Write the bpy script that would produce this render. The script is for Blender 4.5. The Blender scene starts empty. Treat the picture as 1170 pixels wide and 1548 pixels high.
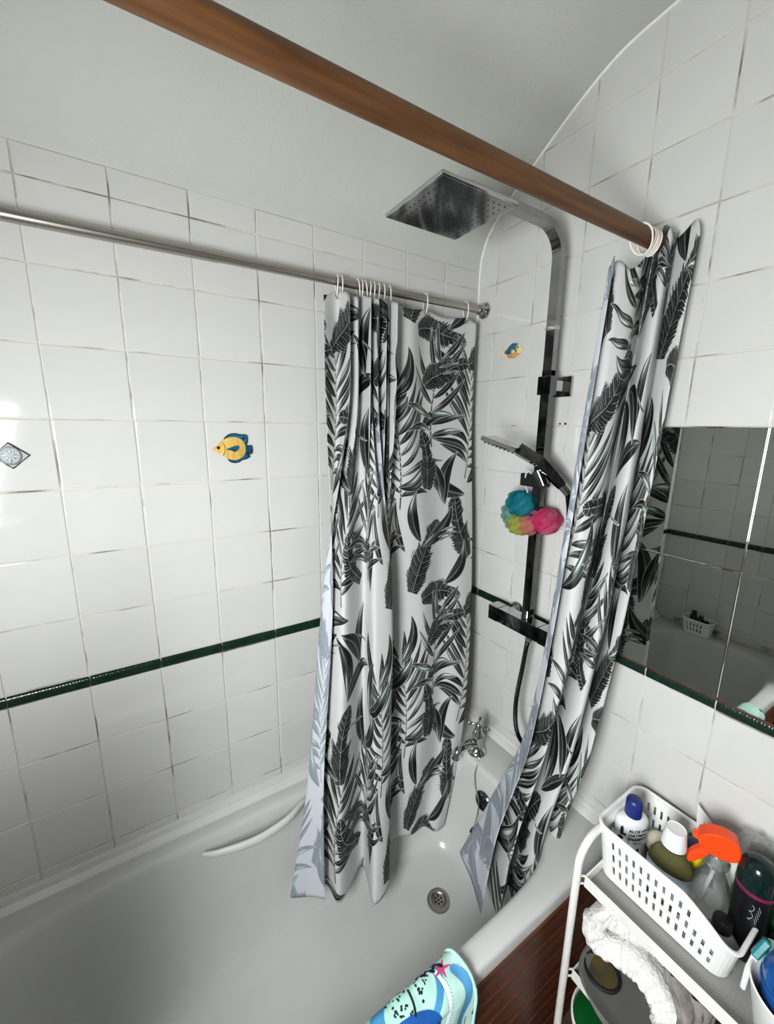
import bpy, bmesh, math, random
import numpy as np
from mathutils import Vector, Matrix

random.seed(7)
rng = np.random.default_rng(11)
scene = bpy.context.scene
COL = scene.collection

# ------------------------------------------------------------------ camera, world, light, exposure
cam_d = bpy.data.cameras.new('camera')
cam = bpy.data.objects.new('camera', cam_d)
COL.objects.link(cam)
cam_d.sensor_fit = 'HORIZONTAL'
cam_d.sensor_width = 36.0
cam_d.lens = 621.333 / 1170.0 * 36.0
cam_d.clip_start = 0.01
_R = ((0.8447, -0.5351, 0.0117), (-0.0991, -0.1779, -0.9790), (0.5260, 0.8258, -0.2033))   # right, down, forward
_r, _d, _f = (Vector(v).normalized() for v in _R)
_f = _r.cross(_d)
cam.matrix_world = Matrix(((_r.x, -_d.x, -_f.x, -1.0907), (_r.y, -_d.y, -_f.y, -1.1379), (_r.z, -_d.z, -_f.z, 1.7027), (0, 0, 0, 1)))
scene.camera = cam

world = bpy.data.worlds.new('world')
scene.world = world
world.use_nodes = True
world.node_tree.nodes['Background'].inputs[0].default_value = (0.78, 0.86, 0.95, 1)
world.node_tree.nodes['Background'].inputs[1].default_value = 0.5

def area_light(name, loc, target, sx, sy, power, col, spread=180):
    l = bpy.data.lights.new(name, 'AREA')
    l.shape = 'RECTANGLE'; l.size = sx; l.size_y = sy; l.energy = power; l.color = col
    l.spread = math.radians(spread)
    o = bpy.data.objects.new(name, l); COL.objects.link(o)
    o.location = loc
    o.rotation_euler = (Vector(target) - Vector(loc)).to_track_quat('-Z', 'Y').to_euler()
    return o
# skylight falls in at a downward slant: daylight entering through the window in the wall at the foot of the bath
area_light('window_daylight', (-1.660, -1.13, 1.44), (0.0, -0.52, 0.85), 0.44, 0.70, 47.0, (0.955, 0.985, 1.0), 180)

vs = scene.view_settings
vs.view_transform = 'Standard'
vs.look = 'None'
vs.exposure = 0.0
vs.gamma = 1.0
vs.use_curve_mapping = False

# ------------------------------------------------------------------ helpers
def srgb(r, g, b):
    f = lambda c: (c / 255) / 12.92 if c / 255 <= 0.04045 else ((c / 255 + 0.055) / 1.055) ** 2.4
    return (f(r), f(g), f(b), 1.0)

def mat(name, col, rough=0.4, metal=0.0, var=0.06, scale=20.0, bump=0.0, bscale=60.0, trans=0.0, ior=1.45, coat=0.0,
        col2=None, lo=0.35, hi=0.65, rnd=0.0, alpha=1.0, spec=0.5, stretch=(1, 1, 1), transl=0.0, sss=0.0):
    """procedural material: noise-varied colour, noise bump"""
    m = bpy.data.materials.new(name); m.use_nodes = True
    nt = m.node_tree; N = nt.nodes; L = nt.links
    b = N['Principled BSDF']; out = N['Material Output']
    tc = N.new('ShaderNodeTexCoord'); mp = N.new('ShaderNodeMapping'); mp.inputs['Scale'].default_value = stretch
    L.new(tc.outputs['Object'], mp.inputs['Vector'])
    nz = N.new('ShaderNodeTexNoise'); nz.inputs['Scale'].default_value = scale; nz.inputs['Detail'].default_value = 5
    L.new(mp.outputs[0], nz.inputs['Vector'])
    cr = N.new('ShaderNodeValToRGB')
    c2 = col2 if col2 else tuple(min(1, c * (1 - var)) for c in col[:3]) + (1,)
    c1 = col if col2 else tuple(min(1, c * (1 + var)) for c in col[:3]) + (1,)
    cr.color_ramp.elements[0].position = lo; cr.color_ramp.elements[0].color = c2
    cr.color_ramp.elements[1].position = hi; cr.color_ramp.elements[1].color = c1
    L.new(nz.outputs['Fac'], cr.inputs['Fac'])
    src = cr.outputs['Color']
    if rnd:
        oi = N.new('ShaderNodeObjectInfo'); mr = N.new('ShaderNodeMapRange')
        mr.inputs['To Min'].default_value = 1 - rnd; mr.inputs['To Max'].default_value = 1.0
        L.new(oi.outputs['Random'], mr.inputs['Value'])
        mx = N.new('ShaderNodeMix'); mx.data_type = 'RGBA'; mx.blend_type = 'MULTIPLY'; mx.inputs[0].default_value = 1
        L.new(src, mx.inputs[6]); L.new(mr.outputs[0], mx.inputs[7]); src = mx.outputs[2]
    L.new(src, b.inputs['Base Color'])
    b.inputs['Roughness'].default_value = rough; b.inputs['Metallic'].default_value = metal
    b.inputs['Transmission Weight'].default_value = trans; b.inputs['IOR'].default_value = ior
    b.inputs['Coat Weight'].default_value = coat; b.inputs['Alpha'].default_value = alpha
    b.inputs['Specular IOR Level'].default_value = spec
    if sss:
        b.inputs['Subsurface Weight'].default_value = sss; b.inputs['Subsurface Radius'].default_value = (.01, .01, .01)
    if bump:
        n2 = N.new('ShaderNodeTexNoise'); n2.inputs['Scale'].default_value = bscale; n2.inputs['Detail'].default_value = 3
        L.new(mp.outputs[0], n2.inputs['Vector'])
        bp = N.new('ShaderNodeBump'); bp.inputs['Strength'].default_value = bump; bp.inputs['Distance'].default_value = 0.01
        L.new(n2.outputs['Fac'], bp.inputs['Height']); L.new(bp.outputs[0], b.inputs['Normal'])
    if transl:
        tr = N.new('ShaderNodeBsdfTranslucent'); L.new(src, tr.inputs[0])
        ms = N.new('ShaderNodeMixShader'); ms.inputs[0].default_value = transl
        L.new(b.outputs[0], ms.inputs[1]); L.new(tr.outputs[0], ms.inputs[2]); L.new(ms.outputs[0], out.inputs[0])
    return m

class G:
    """collects geometry (world coordinates) for one mesh object"""
    def __init__(s): s.V = []; s.F = []; s.M = []
    def add(s, V, F, m=0):
        k = len(s.V); s.V += [tuple(map(float, v)) for v in V]
        s.F += [tuple(i + k for i in f) for f in F]; s.M += [m] * len(F)
        return s
    def box(s, c, size, rot=None, bev=0.0, m=0, seg=1):
        bm = bmesh.new(); bmesh.ops.create_cube(bm, size=1.0)
        for v in bm.verts: v.co = Vector((v.co.x * size[0], v.co.y * size[1], v.co.z * size[2]))
        if bev: bmesh.ops.bevel(bm, geom=bm.edges[:], offset=bev, segments=seg, profile=0.5, affect='EDGES')
        if rot is not None:
            for v in bm.verts: v.co = rot @ v.co
        bm.verts.index_update()
        s.add([v.co + Vector(c) for v in bm.verts], [[v.index for v in f.verts] for f in bm.faces], m)
        bm.free(); return s
    def bb(s, lo, hi, bev=0.0, m=0, seg=1):
        return s.box([(a + b) / 2 for a, b in zip(lo, hi)], [abs(b - a) for a, b in zip(lo, hi)], None, bev, m, seg)
    def tube(s, path, r, n=10, closed=False, cap=True, m=0, prof=None, up=None):
        P = [Vector(p) for p in path]; K = len(P)
        R = r if isinstance(r, (list, tuple)) else [r] * K
        T = []
        for i in range(K):
            a = P[(i - 1) % K] if (closed or i > 0) else P[i]; b = P[(i + 1) % K] if (closed or i < K - 1) else P[i]
            T.append((b - a).normalized())
        u = Vector(up) if up else (Vector((0, 0, 1)) if abs(T[0].z) < 0.9 else Vector((1, 0, 0)))
        V = []; pr = prof or [(math.cos(2 * math.pi * j / n), math.sin(2 * math.pi * j / n)) for j in range(n)]
        n = len(pr)
        for i in range(K):
            if up: u = Vector(up)
            u = (u - T[i] * u.dot(T[i])).normalized(); w = T[i].cross(u)
            for a, b in pr: V.append(P[i] + (u * a + w * b) * R[i])
        F = []
        for i in range(K if closed else K - 1):
            for j in range(n):
                a = i * n + j; b = i * n + (j + 1) % n; c = ((i + 1) % K) * n + (j + 1) % n; d = ((i + 1) % K) * n + j
                F.append((a, d, c, b))
        if cap and not closed:
            F.append(tuple(range(n))); F.append(tuple((K - 1) * n + j for j in reversed(range(n))))
        return s.add(V, F, m)
    def lathe(s, prof, c, n=24, M=None, m=0, sx=1.0, sy=1.0):
        V = []; F = []; K = len(prof)
        for r, z in prof:
            for j in range(n):
                a = 2 * math.pi * j / n
                p = Vector((r * math.cos(a) * sx, r * math.sin(a) * sy, z))
                V.append((M @ p if M is not None else p) + Vector(c))
        for i in range(K - 1):
            for j in range(n):
                F.append((i * n + j, i * n + (j + 1) % n, (i + 1) * n + (j + 1) % n, (i + 1) * n + j))
        if prof[0][0] > 1e-6: F.append(tuple(reversed(range(n))))
        if prof[-1][0] > 1e-6: F.append(tuple((K - 1) * n + j for j in range(n)))
        return s.add(V, F, m)
    def prism(s, poly, fn, depth, m=0):
        """poly: 2-D outline; fn(u, v, d) -> world point"""
        n = len(poly)
        V = [fn(u, v, 0) for u, v in poly] + [fn(u, v, depth) for u, v in poly]
        F = [tuple(range(n)), tuple(reversed(range(n, 2 * n)))] + [(i, n + i, n + (i + 1) % n, (i + 1) % n) for i in range(n)]
        return s.add(V, F, m)
    def grid(s, pts, m=0, flip=False, wrap=False):
        nr = len(pts); nc = len(pts[0]); V = [p for row in pts for p in row]; F = []
        for i in range(nr - 1):
            for j in range(nc if wrap else nc - 1):
                j2 = (j + 1) % nc
                f = (i * nc + j, i * nc + j2, (i + 1) * nc + j2, (i + 1) * nc + j)
                F.append(f[::-1] if flip else f)
        return s.add(V, F, m)

ORG = {}
def make_mesh(name, g, mats, org=(0, 0, 0), smooth=False, angle=40, recalc=True):
    me = bpy.data.meshes.new(name)
    me.from_pydata([(v[0] - org[0], v[1] - org[1], v[2] - org[2]) for v in g.V], [], g.F)
    for mm in (mats if isinstance(mats, (list, tuple)) else [mats]): me.materials.append(mm)
    if any(g.M): me.polygons.foreach_set('material_index', g.M)
    if recalc:
        bm = bmesh.new(); bm.from_mesh(me); bmesh.ops.recalc_face_normals(bm, faces=bm.faces[:]); bm.to_mesh(me); bm.free()
    if smooth:
        me.shade_smooth()
        if angle: me.set_sharp_from_angle(angle=math.radians(angle))
    me.update()
    return me

def tagit(o, label=None, cat=None, group=None, kind=None):
    if label: o['label'] = label
    if cat: o['category'] = cat
    if group: o['group'] = group
    if kind: o['kind'] = kind
    return o

def root(name, loc, label, cat, group=None):
    o = bpy.data.objects.new(name, None); o.empty_display_size = 0.02
    COL.objects.link(o); o.location = loc; ORG[o.name] = tuple(loc)
    return tagit(o, label, cat, group)

def part(name, g, mats, parent=None, smooth=False, angle=40, org=None, recalc=True, label=None):
    """one mesh object; with a parent it is a part of it"""
    if parent is not None:
        po = ORG[parent.name]
        o_ = po if org is None else org
    else:
        po = (0, 0, 0)
        if org is None:
            A = np.array(g.V); org = (float(A[:, 0].mean()), float(A[:, 1].mean()), float(A[:, 2].min()))
        o_ = org
    me = make_mesh(name, g, mats, o_, smooth, angle, recalc)
    o = bpy.data.objects.new(name, me); COL.objects.link(o)
    ORG[o.name] = tuple(o_)
    if parent is not None: o.parent = parent
    o.location = tuple(a - b for a, b in zip(o_, po))
    if label: o['label'] = label
    return o

def piece(name, me, parent, loc, rot=None):
    """a cheap piece sharing mesh data; loc is a world point"""
    o = bpy.data.objects.new(name, me); COL.objects.link(o); o.parent = parent
    po = ORG[parent.name]; o.location = tuple(a - b for a, b in zip(loc, po)); ORG[o.name] = tuple(loc)
    if rot: o.rotation_euler = rot
    return o

def rotm(ax, ay, az):
    return (Matrix.Rotation(az, 3, 'Z') @ Matrix.Rotation(ay, 3, 'Y') @ Matrix.Rotation(ax, 3, 'X'))

def catmull(pts, n):
    P = [np.array(p, float) for p in pts]; P = [2 * P[0] - P[1]] + P + [2 * P[-1] - P[-2]]
    out = []; K = len(P) - 3
    for i in range(n + 1):
        t = i / n * K; k = min(int(t), K - 1); t -= k
        a, b, c, d = P[k:k + 4]
        out.append(tuple(0.5 * ((2 * b) + (c - a) * t + (2 * a - 5 * b + 4 * c - d) * t * t + (3 * b - a - 3 * c + d) * t ** 3)))
    return out

def text_mesh(body, size, bold=0.0):
    cu = bpy.data.curves.new('lettering', 'FONT'); cu.body = body; cu.size = size; cu.offset = bold
    cu.align_x = 'LEFT'; cu.resolution_u = 3
    to = bpy.data.objects.new('lettering', cu); COL.objects.link(to)
    bpy.context.view_layer.update()
    dg = bpy.context.evaluated_depsgraph_get()
    me = bpy.data.meshes.new_from_object(to.evaluated_get(dg))
    bpy.data.objects.remove(to); bpy.data.curves.remove(cu)
    bm = bmesh.new(); bm.from_mesh(me)
    for k in range(2): bmesh.ops.subdivide_edges(bm, edges=[e for e in bm.edges if e.calc_length() > size * 0.35], cuts=1)
    V = [tuple(v.co) for v in bm.verts]; F = [[v.index for v in f.verts] for f in bm.faces]
    bm.free(); bpy.data.meshes.remove(me)
    return V, F

# ------------------------------------------------------------------ materials
M = {}
M['tile'] = mat('white_glazed_tile', srgb(204, 203, 199), 0.09, var=0.015, scale=6, bump=0.05, bscale=9, rnd=0.05)
M['grout'] = mat('aged_grout', srgb(206, 201, 194), 0.8, scale=9, col2=srgb(122, 112, 100), lo=0.36, hi=0.50)
M['border'] = mat('dark_green_glaze', srgb(14, 38, 27), 0.18, var=0.25, scale=40)
M['ceiling'] = mat('ceiling_paint', srgb(196, 197, 190), 0.85, var=0.02, scale=5, bump=0.12, bscale=140)
M['paint'] = mat('wall_paint', srgb(108, 104, 98), 0.8, var=0.03, scale=6, bump=0.08, bscale=90)
M['bead'] = mat('white_sealant', srgb(235, 234, 229), 0.45, var=0.05, scale=40)
M['floor'] = mat('floor_vinyl', srgb(92, 80, 68), 0.5, var=0.15, scale=12)
M['plastic'] = mat('white_plastic', srgb(208, 207, 203), 0.3, var=0.02, scale=20)
M['tub'] = mat('white_acrylic', srgb(196, 196, 193), 0.16, var=0.015, scale=10, bump=0.015, bscale=60)
M['rail'] = mat('varnished_wood', srgb(102, 66, 33), 0.45, scale=7, col2=srgb(66, 38, 14), lo=0.3, hi=0.7, bump=0.08, bscale=30, stretch=(0.6, 9, 9))
M['panel'] = mat('dark_stained_boards', srgb(112, 56, 30), 0.38, scale=6, col2=srgb(62, 28, 14), lo=0.3, hi=0.7, bump=0.06, bscale=40, stretch=(0.8, 9, 9))
M['panel_trim'] = mat('stained_edge_strip', srgb(142, 78, 46), 0.4, scale=8, col2=srgb(96, 48, 26), lo=0.3, hi=0.7, stretch=(0.8, 9, 9))
M['chrome'] = mat('chrome', srgb(190, 190, 190), 0.09, 1.0, var=0.05, scale=30)
M['chrome_mid'] = mat('reflection_toned_chrome', srgb(150, 150, 150), 0.12, 1.0, var=0.12, scale=14)  # mottled dark reflection put into the chrome colour
M['chrome_dark'] = mat('darkened_chrome', srgb(108, 108, 110), 0.08, 1.0, var=0.08, scale=30)  # dark reflections of the shower fittings put into the chrome colour
M['steel'] = mat('brushed_steel', srgb(178, 172, 166), 0.3, 1.0, var=0.08, scale=40, stretch=(0.5, 40, 40), bump=0.02)
M['mirror'] = mat('mirror_silver', srgb(186, 190, 186), 0.015, 1.0, var=0.015, scale=8)
M['mirror_edge'] = mat('mirror_glass_edge', srgb(150, 156, 150), 0.2, 0.0, var=0.1)
M['black'] = mat('black_rubber', srgb(16, 16, 17), 0.45, var=0.1)
M['ring'] = mat('white_ring_plastic', srgb(235, 228, 222), 0.35, var=0.03)
M['eyelet'] = mat('steel_eyelet', srgb(190, 190, 188), 0.25, 1.0)
M['metalwhite'] = mat('white_coated_metal', srgb(230, 228, 222), 0.35, var=0.03, scale=30)
M['basket'] = mat('white_basket_plastic', srgb(236, 236, 234), 0.35, var=0.015)

# ------------------------------------------------------------------ the setting
P = 0.152
ZR = {}
for r in range(-3, 8): ZR[r] = 2.16637 - r * P
ZR[8] = ZR[7] - 0.03066
for r in (9, 10, 11): ZR[r] = ZR[8] - (r - 8) * P
Z_TOP = ZR[0] + 0.057
Z_BASE = 0.585
LX = -1.68; FY = -2.10; ZC = 2.60
JT = 0.0028

def arch(y):                                    # ceiling height over the tub side, y <= 0
    pts = [(0.0, 2.225), (0.006, 2.27), (0.034, 2.335), (0.112, 2.397), (0.216, 2.465), (0.339, 2.543), (0.43, 2.582), (0.54, 2.6), (9, 2.6)]
    for (a, za), (b, zb) in zip(pts, pts[1:]):
        if -y <= b: return za + (zb - za) * (-y - a) / (b - a)
    return 2.6
ARCH = catmull([(0.0, 2.222), (-0.008, 2.275), (-0.038, 2.335), (-0.112, 2.398), (-0.216, 2.467), (-0.339, 2.540), (-0.44, 2.583), (-0.56, 2.6)], 48)

g = G()                                         # coved ceiling: a real slab, arched over the bath
top = [(y, z) for y, z in ARCH] + [(FY, 2.6)]
sec = [(0.04, 2.222)] + top + [(FY, 2.68), (0.04, 2.68)]
for x in (LX, 0.0): pass
n = len(sec)
V = [(LX - .02, y, z) for y, z in sec] + [(0.02, y, z) for y, z in sec]
F = [(i, (i + 1) % n, n + (i + 1) % n, n + i) for i in range(n)] + [tuple(range(n)), tuple(range(2 * n - 1, n - 1, -1))]
g.add(V, F)
ceil = part('ceiling', g, M['ceiling'], None, True, 50, org=(0, 0, 2.6)); tagit(ceil, kind='structure', label='off-white painted ceiling coved down to the tiled bath wall')
fl = part('floor', G().bb((LX - .02, FY, -0.03), (0.02, 0.04, 0)), M['floor'], org=(0, 0, 0)); tagit(fl, kind='structure', label='bathroom floor below the bath and trolley')

GR = 0.0022                                     # grout plane lies this far behind the tile faces
wall_b = part('wall_back', G().bb((LX, GR, 0), (0.0, 0.04, 2.3)), M['grout'], org=(0, 0, 0)); tagit(wall_b, kind='structure', label='white tiled wall behind the bath with a dark green border row')
wall_r = part('wall_right', G().bb((GR, FY, 0), (0.04, 0.04, 2.68)), M['grout'], org=(0, 0, 0)); tagit(wall_r, kind='structure', label='white tiled wall carrying the shower and the mirrors')
# wall at the foot of the bath, with the window the daylight comes through
wy0, wy1, wz0, wz1 = -1.40, -0.86, 1.03, 1.84
g = G(); X0, X1 = LX - .06, LX - GR
g.bb((X0, FY, 0), (X1, wy0, 2.68)).bb((X0, wy1, 0), (X1, 0.04, 2.68)).bb((X0, wy0, 0), (X1, wy1, wz0)).bb((X0, wy0, wz1), (X1, wy1, 2.68))
wall_l = part('wall_left', g, M['grout'], org=(LX, 0, 0)); tagit(wall_l, kind='structure', label='tiled wall with the window at the far bath end, seen in the mirrors')
wall_f = part('wall_front', G().bb((LX - .06, FY - .04, 0), (0.04, FY, 2.68)), M['paint'], org=(0, FY, 0)); tagit(wall_f, kind='structure', label='painted wall behind the camera')
wf = part('wall_shade', G().bb((LX - GR, -0.775, 0), (-1.405, -0.705, 1.36), 0.003), M['bead'], org=(LX, -.745, 0)); tagit(wf, kind='structure', label='added unseen wall that shades the bath foot from the window')  # added wall, out of view, blocks window light from the lower left
win = root('window_1', (LX, (wy0 + wy1) / 2, wz0), 'white framed frosted window beside the bath foot', None); win['kind'] = 'structure'
for lo, hi in (((wy0, wz0), (wy1, wz0 + .03)), ((wy0, wz1 - .03), (wy1, wz1)), ((wy0, wz0), (wy0 + .03, wz1)), ((wy1 - .03, wz0), (wy1, wz1))):
    part('window_frame', G().bb((LX - .05, lo[0], lo[1]), (LX - .012, hi[0], hi[1]), 0.003), M['plastic'], win)
M['frost'] = mat('frosted_glass', srgb(235, 240, 242), 0.5, trans=0.9, var=0.02)
part('pane', G().bb((LX - .035, wy0 + .03, wz0 + .03), (LX - .029, wy1 - .03, wz1 - .03)), M['frost'], win)

def tile_mesh(w, h, axis):
    b = 0.0014; d = 0.0045
    a_, c_ = w / 2, h / 2
    bm_pts = []
    def ring(i, dep): return [(-a_ + i, -c_ + i, dep), (a_ - i, -c_ + i, dep), (a_ - i, c_ - i, dep), (-a_ + i, c_ - i, dep)]
    V = ring(0, d) + ring(0, b * 0.8) + ring(b * 0.6, 0.0003) + ring(b * 1.8, 0.0)
    F = [(0, 3, 2, 1)]
    for k in range(3):
        for j in range(4): F.append((k * 4 + j, k * 4 + (j + 1) % 4, (k + 1) * 4 + (j + 1) % 4, (k + 1) * 4 + j))
    F.append((12, 13, 14, 15))
    mp = {'y': lambda u, v, e: (u, e, v), 'x': lambda u, v, e: (e, u, v), '-x': lambda u, v, e: (-e, u, v)}[axis]
    g = G().add([mp(*p) for p in V], F)
    return make_mesh('tile', g, M['tile'])
TM = {}
def put_tile(parent, axis, plane, u0, u1, z0, z1):
    w, h = round(u1 - u0 - JT, 4), round(z1 - z0 - JT, 4)
    k = (axis, w, h)
    if k not in TM: TM[k] = tile_mesh(w, h, axis)
    u, z = (u0 + u1) / 2, (z0 + z1) / 2
    tx, tz = random.gauss(0, .0016), random.gauss(0, .0016)
    if axis == 'y': loc, rot = (u + random.gauss(0, .0004), plane, z + random.gauss(0, .0004)), (tx, 0, tz)
    else: loc, rot = (plane, u + random.gauss(0, .0004), z + random.gauss(0, .0004)), (0, tx, tz)
    return piece('tile', TM[k], parent, loc, rot)

def border_mesh(axis, L=P - 0.003, H=0.0282, proud=0.007):
    nu, nv = 60, 9; rows = []
    for j in range(nv):
        a = math.pi * j / (nv - 1); row = []
        for i in range(nu + 1):
            u = -L / 2 + L * i / nu
            w = math.sin(2 * math.pi * (u / 0.0062) + a * 2.2)
            rr = 1.0 + (0.16 * w if 0 < j < nv - 1 and 1 < i < nu - 1 else 0)
            v = -math.cos(a) * H / 2; e = -math.sin(a) * proud * rr + 0.002
            row.append({'y': (u, e, v), 'x': (e, u, v), '-x': (-e, u, v)}[axis])
        rows.append(row)
    return make_mesh('border_tile', G().grid(rows), M['border'], smooth=True, angle=70)
BM = {a: border_mesh(a) for a in ('y', 'x', '-x')}

# back wall: full columns from the corner
xe = [-P * k for k in range(12)] + [LX]
zs = [Z_TOP] + [ZR[r] for r in range(0, 8)]
zl = [ZR[8], ZR[9], ZR[10], ZR[11], Z_BASE]
for a, b in zip(xe[1:], xe):
    if b - a < 0.02: continue
    for h, l in list(zip(zs, zs[1:])) + list(zip(zl, zl[1:])): put_tile(wall_b, 'y', 0.0, a, b, l, h)
    if b - a > 0.1: piece('border_tile', BM['y'], wall_b, ((a + b) / 2, 0, (ZR[7] + ZR[8]) / 2))
# right wall: a cut column in the corner, then full ones
B0 = 0.537 * P
ye = [0.0] + [-(B0 + P * k) for k in range(11)]
zs_r = [ZR[r] for r in range(-3, 8)]
for j, (a, b) in enumerate(zip(ye[1:], ye)):
    for h, l in list(zip(zs_r, zs_r[1:])) + list(zip(zl, zl[1:])):
        if l > arch((a)) - 0.004: continue
        if 1.10 < (h + l) / 2 < 1.71 and -1.2 < a < -0.6: continue          # the mirrors hang there
        hh = min(h, arch(a) + 0.02)
        put_tile(wall_r, 'x', 0.0, a, b, l, hh)
    if b - a > 0.1: piece('border_tile', BM['x'], wall_r, (0, (a + b) / 2, (ZR[7] + ZR[8]) / 2))
piece('border_tile', make_mesh('border_tile', G().add([((v.co.x), v.co.y * 0.52, v.co.z) for v in BM['x'].vertices], [tuple(p.vertices) for p in BM['x'].polygons]), M['border'], smooth=True, angle=70), wall_r, (0, -B0 / 2, (ZR[7] + ZR[8]) / 2))
# left wall (seen in the mirrors)
yl = [-P * k for k in range(5)] + [-0.70]
for a, b in zip(yl[1:], yl):
    for h, l in list(zip(zs[3:], zs[4:])) + list(zip(zl, zl[1:])): put_tile(wall_l, '-x', LX, a, b, l, h)
    piece('border_tile', BM['-x'], wall_l, (LX, (a + b) / 2, (ZR[7] + ZR[8]) / 2))
# sealant bead where the ceiling cove meets the right wall, and the stepped sealing strips above the bath
g = G().tube([(-0.001, y - .001, z - 0.004) for y, z in ARCH], 0.0042, 6)
b = part('trim_1', g, M['bead'], None, True, org=(0, 0, 2.222)); tagit(b, kind='structure', label='white sealant bead along the curved ceiling edge')
b = part('trim_2', G().tube([(-0.001, -0.001, z) for z in np.linspace(0.6, 2.225, 30)], 0.0032, 6), M['bead'], None, True, org=(0, 0, 0.6)); tagit(b, kind='structure', label='white sealant bead in the tiled corner')
g = G()
stp = [(0.004, 0.592), (-0.010, 0.588), (-0.012, 0.575), (-0.0135, 0.5745), (-0.0145, 0.5755), (-0.028, 0.565), (-0.030, 0.557), (0.004, 0.557)]
V = [(LX + .002, y, z) for y, z in stp] + [(-0.002, y, z) for y, z in stp]; n = len(stp)
g.add(V, [(i, (i + 1) % n, n + (i + 1) % n, n + i) for i in range(n)] + [tuple(range(n)), tuple(range(2 * n - 1, n - 1, -1))])
b = part('baseboard_back', g, M['plastic'], None, org=(0, 0, .557)); tagit(b, kind='structure', label='white stepped sealing strip between bath rim and back wall tiles')
g = G(); V = [(y, -0.031, z) for y, z in stp] + [(y, -0.69, z) for y, z in stp]
g.add(V, [(i, (i + 1) % n, n + (i + 1) % n, n + i) for i in range(n)] + [tuple(range(n)), tuple(range(2 * n - 1, n - 1, -1))])
b = part('baseboard_right', g, M['plastic'], None, org=(0, -.3, .557)); tagit(b, kind='structure', label='white stepped sealing strip along the tap end of the bath')
# screw holes left in the right wall
g = G()
for y, z in ((-0.366, 1.717), (-0.383, 1.717)): g.lathe([(0.0038, -0.0006), (0.0032, 0.0004)], (0, y, z), 10, M=Matrix.Rotation(-math.pi / 2, 3, 'Y'))
part('screw_hole', g, M['black'], wall_r)

# ------------------------------------------------------------------ bathtub
tub = root('bathtub', (-0.84, -0.35, 0.0), 'white acrylic bathtub fitted into the tiled corner', 'bathtub')
NT = 144
def sup(x0, x1, y0, y1, nl, nr, z):
    cx, cy, a, b = (x0 + x1) / 2, (y0 + y1) / 2, (x1 - x0) / 2, (y1 - y0) / 2; out = []
    for i in range(NT):
        t = 2 * math.pi * i / NT; c, s = math.cos(t), math.sin(t)
        e = 2 / (nr if c > 0 else nl); e = 2 / (nr * (0.5 + 0.5 * c) + nl * (0.5 - 0.5 * c))
        out.append((cx + a * math.copysign(abs(c) ** e, c), cy + b * math.copysign(abs(s) ** e, s), z))
    return out
O = (-1.672, -0.006, -0.690, -0.006); I0 = (-1.575, -0.163, -0.634, -0.072); I1 = (-1.36, -0.235, -0.545, -0.165)
lerp4 = lambda k, a=I0, b=I1: tuple(p + (q - p) * k for p, q in zip(a, b))
rows = [sup(O[0], O[1], O[2], O[3], 40, 40, 0.522), sup(O[0], O[1], O[2], O[3], 40, 40, 0.549),
        sup(O[0] + .003, O[1] - .003, O[2] + .003, O[3] - .003, 40, 40, 0.5565), sup(O[0] + .010, O[1] - .010, O[2] + .010, O[3] - .010, 40, 40, 0.560)]
rows.append(sup(I0[0] - .016, I0[1] + .016, I0[2] - .014, I0[3] + .014, 4.0, 7, 0.5595))
rows.append(sup(I0[0] - .006, I0[1] + .006, I0[2] - .005, I0[3] + .005, 4.0, 7, 0.5565))
for k, z in ((0.0, .551), (.03, .541), (.07, .52), (.14, .47), (.26, .39), (.40, .31), (.55, .25), (.70, .212), (.84, .190), (1.0, .180)):
    rows.append(sup(*lerp4(k), 3.6 - .6 * k, 6.5 - 2.5 * k, z))
rows.append(sup(I1[0] + .14, I1[1] - .10, I1[2] + .09, I1[3] - .09, 2.6, 3, .175))
g = G().grid(rows, wrap=True, flip=True)
k = len(g.V) - NT; g.F.append(tuple(range(k, k + NT))); g.M.append(0)
shell = part('shell', g, M['tub'], tub, True, 60, recalc=True)
hp = catmull([(-1.015, -0.088, .528), (-0.975, -0.108, .531), (-0.88, -0.128, .534), (-0.79, -0.122, .541), (-0.735, -0.098, .544), (-0.71, -0.086, .542)], 30)
part('grip_handle', G().tube(hp, [0.6 + 0.4 * math.sin(math.pi * min(1, max(0, i / 30))) for i in range(31)], prof=[(0.016 * math.cos(a), 0.0095 * math.sin(a)) for a in np.linspace(0, 2 * math.pi, 13)[:-1]], up=(0, -.3, 1)), M['plastic'], tub, True, 60)
DR = (-0.362, -0.338, 0.1765)
dr = part('drain', G().lathe([(0.0, -.001), (0.020, -.001), (0.022, 0.0), (0.024, 0.003), (0.030, 0.004), (0.036, 0.003), (0.0385, -.002)], DR, 36), M['steel'], tub, True, 50)
part('drain_grate', G().lathe([(0.0, 0.0022), (0.018, 0.0018), (0.0215, 0.0005)], DR, 30), M['steel'], dr, True)
g = G()
for k in range(7):
    rr = 0 if k == 6 else 0.0115; a = k * math.pi / 3
    g.lathe([(0.0034, 0.0015), (0.0034, 0.0027), (0.0, 0.0028)], (DR[0] + rr * math.cos(a), DR[1] + rr * math.sin(a), DR[2]), 10)
part('drain_hole', g, M['black'], dr)
# overflow on the end wall of the tub
ov = Vector((-0.172, -0.335, .46)); Mo = Matrix.Rotation(-math.pi / 2 + .12, 3, 'Y')
of = part('overflow', G().lathe([(0.0, -.004), (0.026, -.004), (0.032, 0.002), (0.033, 0.009), (0.029, 0.013), (0.024, 0.0105), (0.0, 0.0105)], ov, 32, M=Mo), M['chrome_dark'], tub, True, 50)
g = G()
for k in range(6):
    a = k * math.pi / 3 + .3
    g.lathe([(0.005, 0.010), (0.005, 0.0115), (0, 0.0116)], ov + Mo @ Vector((.0135 * math.cos(a), .0135 * math.sin(a), 0)), 10, M=Mo)
part('overflow_hole', g, M['black'], of)

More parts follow.
